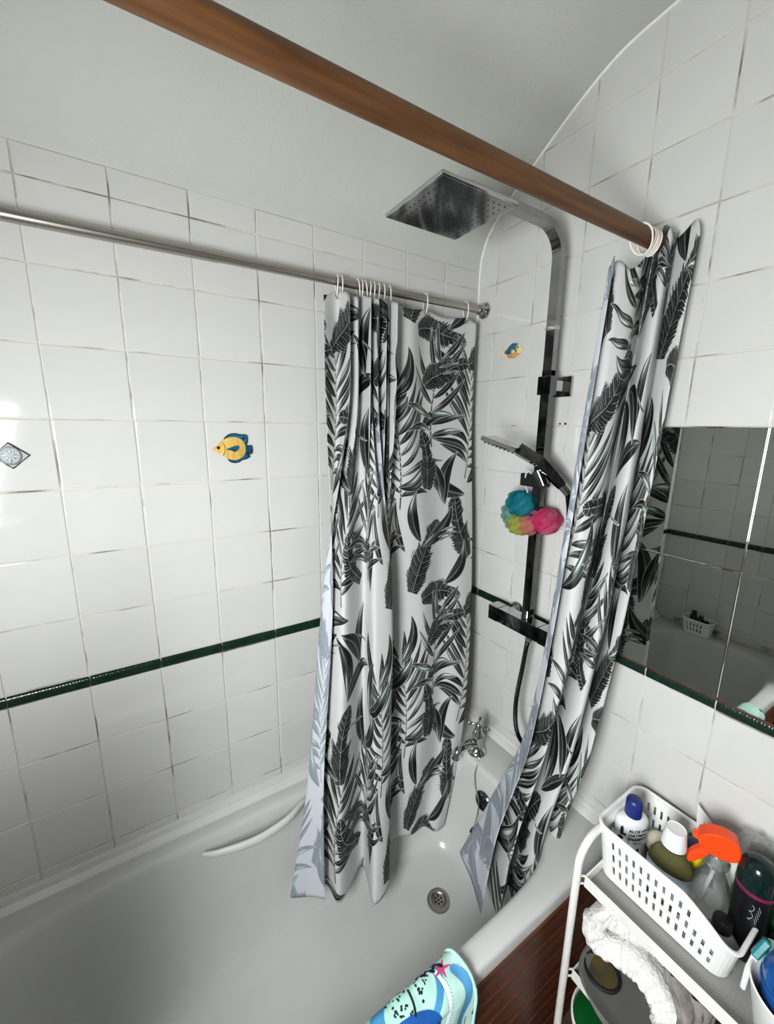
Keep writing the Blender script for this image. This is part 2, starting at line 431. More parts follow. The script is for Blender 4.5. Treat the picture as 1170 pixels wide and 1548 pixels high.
# dark stained boarded bath panel
pan = part('front_panel', G().bb((-1.67, -0.672, 0.0), (-0.006, -0.662, 0.522)), M['panel'], tub, label='dark brown boarded wooden panel')
part('top_strip', G().bb((-1.67, -0.684, 0.487), (-0.006, -0.662, 0.521), 0.003), M['panel_trim'], pan)
me = None
for k in range(6):
    z1 = 0.486 - k * 0.0815; z0 = z1 - 0.0795
    gb = G().bb((-1.668, -0.6795, -0.03975), (-0.008, -0.671, 0.03975), 0.0035)
    if me is None: me = make_mesh('board', gb, M['panel'], (-0.84, -0.675, 0))
    piece('board', me, pan, (-0.84, -0.675, (z0 + z1) / 2))

# ------------------------------------------------------------------ taps, plug
def tap(x, y, label, rz, scale=1.0):
    z = 0.560
    t = root('bath_tap', (x, y, z), label, 'tap')
    part('base', G().lathe([(r * 1.15, h * 1.1) for r, h in [(0.029, 0), (0.029, 0.004), (0.024, 0.010), (0.018, 0.016), (0.0155, 0.022), (0.0155, 0.052), (0.018, 0.056), (0.018, 0.064), (0.0145, 0.07), (0.011, 0.082), (0.011, 0.088), (0, 0.088)]], (x, y, z), 24), M['chrome'], t, True, 45)
    c, s = math.cos(rz), math.sin(rz)
    pth = catmull([(x, y, z + .034), (x + .035 * c, y + .035 * s, z + .042), (x + .075 * c, y + .075 * s, z + .040), (x + .092 * c, y + .092 * s, z + .030), (x + .096 * c, y + .096 * s, z + .010)], 18)
    part('spout', G().tube(pth, [0.0155 - 0.003 * i / 18 + (0.0025 if i > 15 else 0) for i in range(19)], 14), M['chrome'], t, True, 50)
    h = part('cross_handle', G().lathe([(0.0, 0.095), (0.012, 0.096), (0.0135, 0.104), (0.010, 0.112), (0.006, 0.118), (0, 0.119)], (x, y, z), 18), M['chrome'], t, True, 50)
    for k in range(4):
        a = k * math.pi / 2 + .5; ca, sa = math.cos(a), math.sin(a)
        part('handle_arm', G().tube([(x + r * ca, y + r * sa, z + .106) for r in (0.004, .014, .026, .032, .038, .042)], [0.0052, .0048, .0055, .0088, .0092, .003], 10), M['chrome'], h, True, 60)
    return t
tap(-0.122, -0.240, 'chrome cross-handle bath tap beside the leaf-print curtain in the corner', math.pi - .08)
plug = root('bath_plug', (-0.195, -0.335, 0.30), 'black bath plug hanging on a fine chain below the overflow', 'plug')
part('stopper', G().lathe([(0.0, 0.0), (0.017, 0.001), (0.020, 0.010), (0.022, 0.012), (0.022, 0.016), (0, 0.017)], (-0.205, -0.318, 0.315), 20, M=rotm(.3, 1.2, 0)), M['black'], plug, True)
part('chain', G().tube(catmull([(-0.125, -0.262, 0.563), (-0.16, -0.282, 0.553), (-0.176, -0.288, .53), (-0.182, -0.30, .49), (-0.19, -0.325, .455), (-0.20, -0.333, .42), (-0.203, -0.325, .37), (-0.205, -0.318, .332)], 40), 0.0016, 6), M['steel'], plug, True)
# ------------------------------------------------------------------ printed fabrics (computed patterns)
PXC = 11.0                                      # print resolution, pixels per centimetre
class Canvas:
    def __init__(s, w, h, bg):
        s.w, s.h = w, h; s.W, s.H = int(w * PXC), int(h * PXC)
        s.a = np.ones((s.H, s.W, 3)) * np.array(bg) / 255.0
    def window(s, x0, x1, y0, y1):
        xi = np.arange(int(math.floor(x0 * PXC)), int(math.ceil(x1 * PXC)) + 1); yi = np.arange(int(math.floor(y0 * PXC)), int(math.ceil(y1 * PXC)) + 1)
        X, Y = np.meshgrid((xi + .5) / PXC, (yi + .5) / PXC)
        return X, Y, np.ix_(yi % s.H, xi % s.W)
    def blend(s, idx, col, alpha):
        s.a[idx] = s.a[idx] * (1 - alpha[..., None]) + col * alpha[..., None]

def bez(p0, p1, p2, n):
    t = np.linspace(0, 1, n)[:, None]; p0, p1, p2 = map(np.array, (p0, p1, p2))
    return (1 - t) ** 2 * p0 + 2 * t * (1 - t) * p1 + t * t * p2

def leaf(cv, p0, p1, p2, w, kind='lance', seed=0, tone=1.0):
    N = 56; S = bez(p0, p1, p2, N); T = np.gradient(S, axis=0); T /= np.linalg.norm(T, axis=1)[:, None] + 1e-9
    lo, hi = S.min(0) - w - .4, S.max(0) + w + .4
    X, Y, idx = cv.window(lo[0], hi[0], lo[1], hi[1])
    D = (X[..., None] - S[:, 0]) ** 2 + (Y[..., None] - S[:, 1]) ** 2
    k = D.argmin(-1)
    dx, dy = X - S[k, 0], Y - S[k, 1]
    al = dx * T[k, 0] + dy * T[k, 1]; d = T[k, 0] * dy - T[k, 1] * dx
    step = np.linalg.norm(np.diff(S, axis=0), axis=1).mean()
    t = np.clip((k + al / step) / (N - 1), 0, 1); L = step * (N - 1)
    over = np.where(k == 0, np.maximum(0, -al), 0) + np.where(k == N - 1, np.maximum(0, al), 0)
    r = np.random.default_rng(seed + 5); ph = r.uniform(0, 6)
    if kind == 'lance':
        hw = w * np.sin(np.pi * t ** 0.85) ** 0.9
        q = np.clip(np.abs(d) / (hw + 1e-6), 0, 1.5)
        side = np.where(d > 0, 1.0, 0.0)
        st = 0.5 + 0.5 * np.sin(q * 9 + 3 * t + ph) * np.cos(t * 3 + ph)
        hl = np.clip(np.sin(t * 5.2 + ph), 0, 1) * np.exp(-((q - .5) / .22) ** 2)
        v = 0.09 + 0.16 * side + 0.42 * np.clip(st - .5, 0, 1) + 0.85 * hl * np.where(side > 0, 1.0, .6)
        v = np.where(q > 0.86, 0.07, v); v = np.where((np.abs(d) < 0.05 + .03 * w) & (t < .93), 0.5 * side + .2, v)
    elif kind == 'banana':
        s_ = t * L / 0.76 - np.abs(d) / 1.25 
        saw = s_ - np.floor(s_)
        notch = 0.74 + 0.30 * saw * (0.6 + .4 * np.sin(np.floor(s_) * 5.1 + ph)) + 0.05 * np.sin(7 * s_ + ph)
        big = np.where(np.sin(np.floor(s_) * 12.9 + ph) > 0.72, 0.62, 1.0)
        hw = w * np.clip(np.sin(np.pi * np.clip(t * 0.96 + .03, 0, 1) ** 0.75), 0, 1) ** 0.5 * notch * np.where(np.abs(d) > .45 * w, big, 1)
        q = np.clip(np.abs(d) / (hw + 1e-6), 0, 1.5)
        v = 0.10 + 0.12 * np.sin(2 * np.pi * s_ + ph) * (d > 0) + 0.10 * (saw > .5)
        v = v + 0.62 * (np.abs(saw - .12) < .11) * (q > .2 + .3 * np.sin(np.floor(s_) * 7.7 + ph)) * (0.6 + .4 * np.sin(3 * s_)) + 0.07 * (d > 0)
        v = np.where(np.abs(d) < 0.07, 0.72, v)
    else:                                        # thin stem or stroke
        hw = w * (1 - .6 * t); v = np.full(t.shape, 0.10)
    a = np.clip((hw - np.abs(d)) * PXC + .5, 0, 1) * (over <= 0.02)
    if kind != 'stem': cv.blend(idx, np.array((203, 203, 202)) / 255.0, np.clip((hw + .13 - np.abs(d)) * PXC + .5, 0, 1) * (over <= 0.15))
    v = np.clip(v * tone, 0.02, .9) ** 1.25
    col = np.stack([v * .94, v * 1.0, v * .97], -1)
    cv.blend(idx, col, a)

def frond(cv, p0, p1, p2, n, L, w, seed=0, spread=0.98):
    S = bez(p0, p1, p2, 60); r = np.random.default_rng(seed)
    leaf(cv, p0, p1, p2, 0.16, 'stem')
    for i in range(n):
        t = 0.12 + 0.86 * i / (n - 1); k = min(58, int(t * 59)); tg = S[k + 1] - S[k]; ang = math.atan2(tg[1], tg[0])
        sd = 1 if i % 2 else -1
        a = ang + sd * spread * (1.15 - .5 * t) + r.normal(0, .07); l = L * (0.75 + .5 * math.sin(math.pi * t)) * r.uniform(.85, 1.1)
        b = S[k]; m_ = b + l * .60 * np.array([math.cos(a), math.sin(a)])
        a2 = a - sd * (-0.8 if t < .4 else 0.42) * r.uniform(.5, 1.4); e = m_ + l * .62 * np.array([math.cos(a2), math.sin(a2)])
        leaf(cv, b, m_, e, w * r.uniform(.8, 1.15), 'lance', seed * 31 + i, r.uniform(.8, 1.25))

def leaf_print():
    cv = Canvas(62.0, 62.0, (203, 203, 202))
    up = lambda x, y, l, a, bend, w, kind='lance', sd=0, tone=1.0: leaf(cv, (x, y), (x + l * .55 * math.cos(a) - bend * 1.7 * math.sin(a), y + l * .55 * math.sin(a) + bend * 1.7 * math.cos(a)), (x + l * math.cos(a), y + l * math.sin(a)), w, kind, sd, tone)
    A = math.radians
    # column one: tall stem with drooping blades, broad torn leaves leaning off it
    up(14, 2, 19, A(58), 1.5, 3.9, 'banana', 1)
    up(17, 0, 14, A(-8), 1.8, 3.2, 'banana', 2)
    frond(cv, (11, 22), (13, 34), (10, 47), 19, 9.5, .78, 3)
    up(10, 24, 12, A(152), 1.5, 1.6, 'lance', 4)
    up(11, 27, 13, A(38), -3, 1.7, 'lance', 5)
    up(10, 47, 12, A(72), -2.5, 1.5, 'lance', 6)
    up(9, 48, 12, A(118), 2.0, 1.5, 'lance', 7)
    up(6, 14, 13, A(160), 1.2, 3.0, 'banana', 8)
    up(12, 12, 12, A(100), 2.0, 1.3, 'lance', 9)
    up(19, 40, 10, A(20), 2.0, 1.5, 'lance', 22)
    # column two: curved long blades and an upright torn leaf
    up(34, 8, 17, A(108), 1.5, 3.7, 'banana', 10)
    frond(cv, (32, 28), (36, 40), (34, 56), 21, 10.0, .8, 11)
    up(33, 27, 15, A(62), -3.5, 1.9, 'lance', 12)
    up(32, 24, 14, A(140), 3.0, 1.8, 'lance', 13)
    up(33, 56, 16, A(48), -2, 3.5, 'banana', 14)
    up(31, 55, 11, A(150), 1.6, 1.4, 'lance', 15)
    up(40, 20, 11, A(15), 2.4, 1.4, 'lance', 16)
    # column three: scattered blades
    frond(cv, (52, 4), (50, 14), (54, 26), 17, 9.0, .8, 17)
    up(53, 27, 17, A(80), 1.6, 3.6, 'banana', 18)
    up(52, 28, 14, A(130), 2.8, 1.7, 'lance', 19)
    up(55, 46, 14, A(110), -2.8, 1.8, 'lance', 20)
    up(55, 45, 12, A(30), 2.2, 1.5, 'lance', 21)
    up(48, 40, 12, A(170), -1.6, 2.7, 'banana', 23)
    frond(cv, (22, 36), (21, 46), (25, 58), 13, 8.0, .7, 61)
    frond(cv, (42, 2), (45, 10), (42, 20), 11, 7.5, .72, 62)
    up(1, 30, 15, A(95), 2.5, 1.9, 'lance', 63); up(0, 31, 13, A(60), -2.6, 1.7, 'lance', 64)
    up(26, 22, 13, A(75), 2.4, 1.7, 'lance', 65); up(25, 23, 12, A(120), -2.2, 1.6, 'lance', 66)
    up(42, 58, 14, A(20), 2.6, 1.7, 'lance', 67); up(26, 2, 12, A(60), -2.5, 1.7, 'lance', 68)
    up(45, 48, 13, A(65), 2.8, 1.6, 'lance', 69); up(60, 8, 13, A(120), 2.4, 3.0, 'banana', 70)
    up(20, 26, 14, A(96), -1.5, 3.1, 'banana', 71)
    for i, (x, y, l, a, bd, w_) in enumerate([(5, 40, 13, 80, 2, 1.7), (4, 41, 12, 35, -2, 1.6), (17, 14, 12, 95, 2.2, 1.6), (18, 13, 13, 40, -2.6, 1.7),
            (60, 52, 13, 80, 2, 1.7), (60, 51, 12, 130, -2, 1.6), (5, 6, 12, 70, 2, 1.6), (49, 2, 11, 160, 2, 1.5)]):
        up(x, y, l, A(a), bd, w_, 'lance', 80 + i)
    frond(cv, (3, 8), (1, 18), (4, 28), 13, 8.0, .72, 98)
    up(44, 24, 15, A(70), 1.6, 3.4, 'banana', 99); up(20, 50, 14, A(25), 1.8, 3.2, 'banana', 100)
    for i, (x, y, l, a) in enumerate([(24, 14, 5, 10), (25, 15.5, 4, 6), (24, 13, 4.4, 14), (44, 33, 5, 185), (44, 31.8, 4, 188), (60, 20, 5, 20), (61, 38, 5, 170), (24, 55, 5, 12), (25, 53.6, 4, 8), (2, 56, 5, 160), (47, 56, 5, 20), (46.5, 54.5, 4, 16)]):
        up(x, y, l, A(a), .3, .18, 'lance', 40 + i)
    return cv

def np_image(name, arr):
    H, W, _ = arr.shape
    im = bpy.data.images.new(name, W, H)
    px = np.ones((H, W, 4), np.float32); px[..., :3] = np.clip(arr, 0, 1)
    im.pixels.foreach_set(px.ravel()); im.update(); im.pack()
    return im

CV = leaf_print(); IMG_LEAF = np_image('leaf_print', CV.a)

def cloth_mat(name, img, rep, fade=0.0, fade_col=(0.72, 0.76, 0.83, 1), rough=0.55, transl=0.12):
    m = bpy.data.materials.new(name); m.use_nodes = True; nt = m.node_tree; N = nt.nodes; L = nt.links
    b = N['Principled BSDF']; uv = N.new('ShaderNodeUVMap'); uv.uv_map = 'UVMap'
    mp = N.new('ShaderNodeMapping'); mp.inputs['Scale'].default_value = (1 / rep[0], 1 / rep[1], 1)
    L.new(uv.outputs[0], mp.inputs[0])
    ti = N.new('ShaderNodeTexImage'); ti.image = img; L.new(mp.outputs[0], ti.inputs[0])
    mx = N.new('ShaderNodeMix'); mx.data_type = 'RGBA'; mx.inputs[0].default_value = fade; L.new(ti.outputs[0], mx.inputs[6]); mx.inputs[7].default_value = fade_col
    L.new(mx.outputs[2], b.inputs['Base Color']); b.inputs['Roughness'].default_value = rough; b.inputs['Specular IOR Level'].default_value = 0.3
    nz = N.new('ShaderNodeTexNoise'); nz.inputs['Scale'].default_value = 900; L.new(uv.outputs[0], nz.inputs['Vector'])
    bp = N.new('ShaderNodeBump'); bp.inputs['Strength'].default_value = 0.06; bp.inputs['Distance'].default_value = 0.002
    L.new(nz.outputs['Fac'], bp.inputs['Height']); L.new(bp.outputs[0], b.inputs['Normal'])
    tr = N.new('ShaderNodeBsdfTranslucent'); L.new(mx.outputs[2], tr.inputs[0])
    ms = N.new('ShaderNodeMixShader'); ms.inputs[0].default_value = transl
    L.new(b.outputs[0], ms.inputs[1]); L.new(tr.outputs[0], ms.inputs[2]); L.new(ms.outputs[0], N['Material Output'].inputs[0])
    return m
M['leaf'] = cloth_mat('leaf_print_polyester', IMG_LEAF, (0.86, 0.86))
M['leaf_back'] = cloth_mat('leaf_print_reverse', IMG_LEAF, (0.86, 0.86), 0.42, (0.58, 0.64, 0.74, 1))

def smooth_interp(s, sk, vk):
    """Catmull-Rom through (sk, vk) at s, non-uniform tangents"""
    sk, vk = np.array(sk, float), np.array(vk, float)
    m = np.gradient(vk, sk, axis=0) if vk.ndim == 1 else np.stack([np.gradient(vk[:, c], sk) for c in range(vk.shape[1])], 1)
    k = np.clip(np.searchsorted(sk, s, 'right') - 1, 0, len(sk) - 2)
    h = sk[k + 1] - sk[k]; t = (s - sk[k]) / h
    if vk.ndim > 1: h = h[:, None]; t = t[:, None]
    return (2 * t ** 3 - 3 * t ** 2 + 1) * vk[k] + (t ** 3 - 2 * t ** 2 + t) * h * m[k] + (-2 * t ** 3 + 3 * t ** 2) * vk[k + 1] + (t ** 3 - t ** 2) * h * m[k + 1]

def pchip(zq, zk, vk):
    """monotone cubic along the drop; zk ascending, vk (K, n)"""
    h = np.diff(zk); d = np.diff(vk, axis=0) / h[:, None]; K = len(zk); m = np.zeros_like(vk)
    for i in range(1, K - 1):
        w1, w2 = 2 * h[i] + h[i - 1], h[i] + 2 * h[i - 1]
        same = d[i - 1] * d[i] > 0
        m[i] = np.where(same, (w1 + w2) / (w1 / np.where(same, d[i - 1], 1) + w2 / np.where(same, d[i], 1)), 0)
    m[0], m[-1] = d[0], d[-1]
    k = np.clip(np.searchsorted(zk, zq, 'right') - 1, 0, K - 2); hh = h[k][:, None]; t = ((zq - zk[k]) / h[k])[:, None]
    return (2 * t ** 3 - 3 * t ** 2 + 1) * vk[k] + (t ** 3 - 2 * t ** 2 + t) * hh * m[k] + (-2 * t ** 3 + 3 * t ** 2) * vk[k + 1] + (t ** 3 - t ** 2) * hh * m[k + 1]

def curtain_cloth(name, parent, sections, zt, uoff, xmax, NS=300, NV=150, vshift=0.0, smax=1.8):
    """sections: list of (z, [(s, x, y) ...]) from top to bottom; returns the object"""
    S = np.linspace(0, smax, NS); zs_ = []; xs = []; ys = []
    for z, l in sections:
        a = np.array(l); q = smooth_interp(S, a[:, 0], a[:, 1:]); zs_.append(z); xs.append(q[:, 0]); ys.append(q[:, 1])
    o = np.argsort(zs_); zk = np.array(zs_)[o]; X = np.array(xs)[o]; Y = np.array(ys)[o]
    tt = np.linspace(0, 1, NV); zq = zk[-1] + (zk[0] - zk[-1]) * tt
    PX = np.minimum(pchip(zq, zk, X), xmax); PY = pchip(zq, zk, Y)
    PZ = np.repeat(zq[:, None], NS, 1)
    edge = zt(S); PZ = PZ + edge[None, :] * (1 - tt[:, None]) ** 3
    low = 0.012 * np.sin(S * 9.0 + 1.0); PZ = PZ + low[None, :] * tt[:, None] ** 4
    V = np.stack([PX, PY, PZ], -1).reshape(-1, 3)
    idx = np.arange(NS * NV).reshape(NV, NS)
    F = np.stack([idx[:-1, :-1], idx[:-1, 1:], idx[1:, 1:], idx[1:, :-1]], -1).reshape(-1, 4)[:, ::-1]
    po = ORG[parent.name]; me = bpy.data.meshes.new(name); me.from_pydata((V - np.array(po)).tolist(), [], F.tolist())
    # reversed order turns the printed side towards the room
    uvl = me.uv_layers.new(name='UVMap')
    vi = np.empty(len(me.loops), np.int32); me.loops.foreach_get('vertex_index', vi)
    U = S[vi % NS] + uoff; W = (1.78 * (1 - tt))[vi // NS] + vshift
    uvl.data.foreach_set('uv', np.stack([U, W], -1).astype(np.float32).ravel())
    me.materials.append(M['leaf']); me.materials.append(M['leaf_back'])
    me.shade_smooth(); me.update()
    ob = bpy.data.objects.new(name, me); COL.objects.link(ob); ob.parent = parent; ORG[ob.name] = po
    md = ob.modifiers.new('thickness', 'SOLIDIFY'); md.thickness = 0.0012; md.offset = -1; md.material_offset = 1; md.material_offset_rim = 1
    return ob, V.reshape(NV, NS, 3)

# ------------------------------------------------------------------ chrome rod and the curtain hanging on it in the corner
rod = root('shower_rod', (-0.84, -0.034, 2.09), 'slim chrome curtain rod along the tiled wall above the bath', 'curtain rod')
RODZ = lambda x: 2.094 + 0.012 * x
part('tube', G().tube([(x, -0.034, RODZ(x)) for x in (-1.676, -0.84, -0.006)], 0.0112, 20), M['steel'], rod, True)
part('sleeve', G().tube([(x, -0.034, RODZ(x)) for x in (-1.676, -0.86)], 0.0124, 20), M['steel'], rod, True)
for x, sx in ((0.0, -1), (LX, 1)):
    Mx = Matrix.Rotation(math.pi / 2 * sx, 3, 'Y')
    part('wall_flange', G().lathe([(0.026, 0.0), (0.0275, 0.004), (0.025, 0.010), (0.019, 0.014), (0.0165, 0.018), (0.0165, 0.03), (0.0125, 0.034), (0, 0.034)], (x, -0.034, RODZ(x)), 28, M=Mx), M['chrome'], rod, True, 45)

L28 = [(0, -0.7099, -0.215), (0.07, -0.7469, -0.185), (0.14, -0.7949, -0.155), (0.2, -0.7658, -0.145), (0.24, -0.6991, -0.16), (0.32, -0.6729, -0.235), (0.42, -0.5641, -0.175), (0.56, -0.5847, -0.3), (0.66, -0.5194, -0.28), (0.74, -0.4914, -0.22), (0.84, -0.529, -0.18), (0.96, -0.4435, -0.17), (1.08, -0.5163, -0.158), (1.2, -0.4383, -0.162), (1.3, -0.4894, -0.157), (1.42, -0.4242, -0.17), (1.54, -0.3674, -0.19), (1.64, -0.307, -0.18), (1.74, -0.2739, -0.215), (1.8, -0.2357, -0.21)]
L60 = [(0, -0.6966, -0.19), (0.07, -0.7154, -0.17), (0.14, -0.7346, -0.145), (0.2, -0.7137, -0.135), (0.24, -0.6812, -0.15), (0.32, -0.6477, -0.205), (0.42, -0.5527, -0.155), (0.56, -0.5489, -0.24), (0.66, -0.4898, -0.23), (0.74, -0.4718, -0.19), (0.84, -0.5159, -0.155), (0.96, -0.4358, -0.15), (1.08, -0.4946, -0.14), (1.2, -0.4293, -0.14), (1.3, -0.4658, -0.135), (1.42, -0.4035, -0.15), (1.54, -0.3323, -0.175), (1.64, -0.2441, -0.16), (1.74, -0.189, -0.19), (1.8, -0.1508, -0.19)]
L130 = [(0, -0.6226, -0.12), (0.07, -0.6285, -0.115), (0.14, -0.6361, -0.1), (0.2, -0.6256, -0.095), (0.24, -0.6091, -0.1), (0.32, -0.5954, -0.145), (0.42, -0.5199, -0.105), (0.56, -0.5094, -0.165), (0.66, -0.4537, -0.16), (0.74, -0.4384, -0.125), (0.84, -0.4813, -0.11), (0.96, -0.415, -0.1), (1.08, -0.4576, -0.09), (1.2, -0.4085, -0.09), (1.3, -0.4351, -0.085), (1.42, -0.3884, -0.09), (1.54, -0.2975, -0.11), (1.64, -0.2056, -0.09), (1.74, -0.1129, -0.105), (1.8, -0.0637, -0.1)]
RX = [-0.559, -0.5451, -0.494, -0.4835, -0.4707, -0.4578, -0.4447, -0.4293, -0.4114, -0.3909, -0.2572, -0.0894]
TOP = [(0.0, -0.605, -0.052)]
for k, x in enumerate(RX):
    TOP.append((0.075 + 0.15 * k, x, -0.040))
    if k < 11:
        d = RX[k + 1] - x; bl = min(0.062, 0.8 * math.sqrt(max(0.0, 0.075 ** 2 - (d / 2) ** 2))) * (0.75 if k % 2 else 1.0)
        TOP.append((0.15 + 0.15 * k, (x + RX[k + 1]) / 2, -0.040 - bl))
TOP.append((1.8, -0.050, -0.048))
cl = root('shower_curtain', (-0.4, -0.1, 0.28), 'leaf-print shower curtain hanging from the chrome rod in the tiled corner', 'curtain', 'leaf-print shower curtains')
top_edge = lambda S: -0.010 + 0.010 * np.cos(2 * np.pi * (S - 0.075) / 0.15) * (S < 1.4) + 0.006 * np.cos(2 * np.pi * (S - 0.075) / 0.15) * (S >= 1.4)
cloth, CV3 = curtain_cloth('cloth', cl, [(2.062, TOP), (1.86, [(a, b, c * 1.0) for a, b, c in TOP]), (1.3, L130), (0.6, L60), (0.285, L28)], top_edge, 0.42, -0.004)

def ring_at(pos, rad, tilt, grp, lab, drop):
    x, y, z = pos; pts = []
    for k in range(22):
        a = 2 * math.pi * k / 22
        u, w = math.sin(a) * rad * 0.82, math.cos(a) * rad
        if math.cos(a) < 0: w *= drop
        pts.append((x + w * math.sin(tilt) * .6 + math.sin(a) * .004, y + u, z + w * math.cos(tilt)))
    o = part('curtain_ring', G().tube(pts, 0.0018, 7, closed=True), M['ring'], None, True, org=(x, y, z - rad))
    return tagit(o, lab, 'curtain ring', grp)
for k, x in enumerate(RX):
    ring_at((x, -0.036, RODZ(x) - 0.006), 0.0205, random.uniform(-.25, .25), 'white rings on the chrome rod', {11: 'thin white curtain ring on the chrome rod nearest the wall flange', 10: 'thin white curtain ring alone on the chrome rod, second from the wall flange', 0: 'thin white curtain ring on the chrome rod at the free curtain edge'}.get(k, 'thin white curtain ring in the tight bunch on the chrome rod'), 1.75)
    part('eyelet', G().tube([(x + .0065 * math.cos(a), -0.0425, 2.048 + .0065 * math.sin(a)) for a in np.linspace(0, 2 * math.pi, 15)[:-1]], 0.0018, 6, closed=True), M['eyelet'], cl, True)

# ------------------------------------------------------------------ wooden rail and its curtain
RY, RZ = -0.612, 2.098
rail = root('wooden_curtain_rail', (-0.84, RY, RZ), 'thick varnished wooden curtain pole spanning above the bath edge', 'curtain pole')
part('pole', G().tube([(x, RY, RZ + .003 * (x + .9)) for x in np.linspace(-1.676, -0.004, 12)], 0.0172, 28), M['rail'], rail, True)
part('wall_socket', G().lathe([(0.020, 0), (0.020, 0.012), (0.018, 0.016), (0, 0.016)], (-0.001, RY, RZ), 24, M=Matrix.Rotation(-math.pi / 2, 3, 'Y')), M['rail'], rail, True, 40)
R30 = [(0, -0.3421, -0.5), (0.05, -0.3026, -0.42), (0.1, -0.2726, -0.335), (0.14, -0.2549, -0.37), (0.2, -0.2666, -0.45), (0.27, -0.2972, -0.525), (0.34, -0.2414, -0.5), (0.41, -0.2012, -0.48), (0.48, -0.2403, -0.54), (0.56, -0.2265, -0.57), (0.63, -0.181, -0.55), (0.7, -0.1467, -0.53), (0.77, -0.1537, -0.56), (0.85, -0.1461, -0.585), (0.95, -0.0996, -0.56)]
R130 = [(0, -0.2272, -0.572), (0.05, -0.2208, -0.56), (0.1, -0.2078, -0.545), (0.14, -0.1961, -0.55), (0.2, -0.2041, -0.585), (0.27, -0.1785, -0.6), (0.34, -0.1166, -0.575), (0.41, -0.0808, -0.56), (0.48, -0.125, -0.605), (0.56, -0.1242, -0.635), (0.63, -0.0651, -0.615), (0.7, -0.0204, -0.59), (0.77, -0.0616, -0.63), (0.85, -0.0655, -0.655), (0.95, -0.012, -0.62)]
R203 = [(0, -0.185, -0.59), (0.05, -0.1826, -0.583), (0.1, -0.1796, -0.577), (0.14, -0.1636, -0.578), (0.2, -0.1451, -0.592), (0.27, -0.1085, -0.605), (0.34, -0.0496, -0.59), (0.41, -0.0243, -0.585), (0.48, -0.0634, -0.62), (0.56, -0.0639, -0.64), (0.63, -0.012, -0.625), (0.7, -0.012, -0.61), (0.77, -0.0331, -0.655), (0.85, -0.0399, -0.68), (0.95, -0.012, -0.66)]
R88 = [(0, -0.2454, -0.545), (0.05, -0.2224, -0.52), (0.1, -0.2061, -0.5), (0.14, -0.1982, -0.505), (0.2, -0.2145, -0.54), (0.27, -0.2284, -0.58), (0.34, -0.1751, -0.555), (0.41, -0.14, -0.54), (0.48, -0.1753, -0.59), (0.56, -0.1735, -0.62), (0.63, -0.1257, -0.6), (0.7, -0.0845, -0.575), (0.77, -0.1158, -0.615), (0.85, -0.1165, -0.64), (0.95, -0.0612, -0.61)]
R56 = [(0, -0.3297, -0.52), (0.05, -0.2716, -0.46), (0.1, -0.2306, -0.41), (0.14, -0.2255, -0.43), (0.2, -0.2456, -0.48), (0.27, -0.2804, -0.545), (0.34, -0.2289, -0.52), (0.41, -0.1937, -0.505), (0.48, -0.232, -0.56), (0.56, -0.2248, -0.59), (0.63, -0.1753, -0.57), (0.7, -0.1427, -0.55), (0.77, -0.1589, -0.58), (0.85, -0.1505, -0.6), (0.95, -0.1089, -0.575)]
cr_ = root('shower_curtain', (-0.2, -0.58, 0.3), 'leaf-print shower curtain bunched at the end of the wooden pole, drawn into the bath', 'curtain', 'leaf-print shower curtains')
top_r = lambda S: 0.010 * np.cos(2 * np.pi * S / 0.16) + 0.075 * np.clip((S - .22) / .25, 0, 1) - 0.02 * np.clip((S - .8) / .1, 0, 1) + 0.012
curtain_cloth('cloth', cr_, [(2.035, R203), (1.3, R130), (0.88, R88), (0.56, R56), (0.3, R30)], top_r, 0.31, -0.006, vshift=0.2, smax=0.95, NS=220)
for k, (x, tl, rd) in enumerate(((-0.140, -.75, .0300), (-0.116, .12, .0235), (-0.108, .2, .0240), (-0.101, .1, .0232), (-0.093, .25, .0238))):
    lab = 'thin white curtain ring tilted out to an eyelet at the wooden pole end' if k == 0 else 'thin white curtain ring bunched tight around the wooden pole end'
    ring_at((x, RY - .002, RZ - 0.004), rd, tl, 'white rings on the wooden pole', lab, 1.35 if k == 0 else 1.15)
part('eyelet', G().tube([(-0.132 + .002 * math.cos(a), -0.606 + .0065 * math.cos(a), 2.012 + .0065 * math.sin(a)) for a in np.linspace(0, 2 * math.pi, 15)[:-1]], 0.0018, 6, closed=True), M['eyelet'], cr_, True)

# ------------------------------------------------------------------ shower column
SY = -0.365; SX = -0.070
sh = root('shower_column', (SX, SY, 1.08), 'chrome square shower column with bar valve, riser and square rain head', 'shower')
rp = [(SX, SY, 1.10), (SX, SY, 2.14)] + [(SX - 0.075 + 0.075 * math.cos(a), SY, 2.14 + 0.075 * math.sin(a)) for a in np.linspace(0.15, math.pi / 2, 9)] + [(-0.40, SY, 2.215), (-0.425, SY, 2.213), (-0.442, SY, 2.204), (-0.446, SY, 2.19)]
rect = [(0.014, 0.009), (-0.014, 0.009), (-0.014, -0.009), (0.014, -0.009)]
part('lower_rail', G().tube([(SX, SY, 1.10), (SX, SY, 1.86)], 1.0, prof=[(0.014, 0.010), (-0.014, 0.010), (-0.014, -0.010), (0.014, -0.010)], up=(0, 1, 0)), M['chrome_dark'], sh)
part('riser', G().tube([(SX, SY, 1.80), (SX, SY, 2.14)] + rp[2:], 1.0, prof=rect, up=(0, 1, 0)), M['chrome_mid'], sh, True, 30)
part('riser_collar', G().tube([(SX, SY, 1.965), (SX, SY, 1.975)], 1.0, prof=[(0.0155, 0.0105), (-0.0155, 0.0105), (-0.0155, -0.0105), (0.0155, -0.0105)], up=(0, 1, 0)), M['chrome'], sh)
HC = (-0.446, -0.363, 2.158)
hd = part('rain_head', G().box((HC[0], HC[1], HC[2] + .004), (0.205, 0.197, 0.008), None, 0.0012), [M['chrome']], sh)
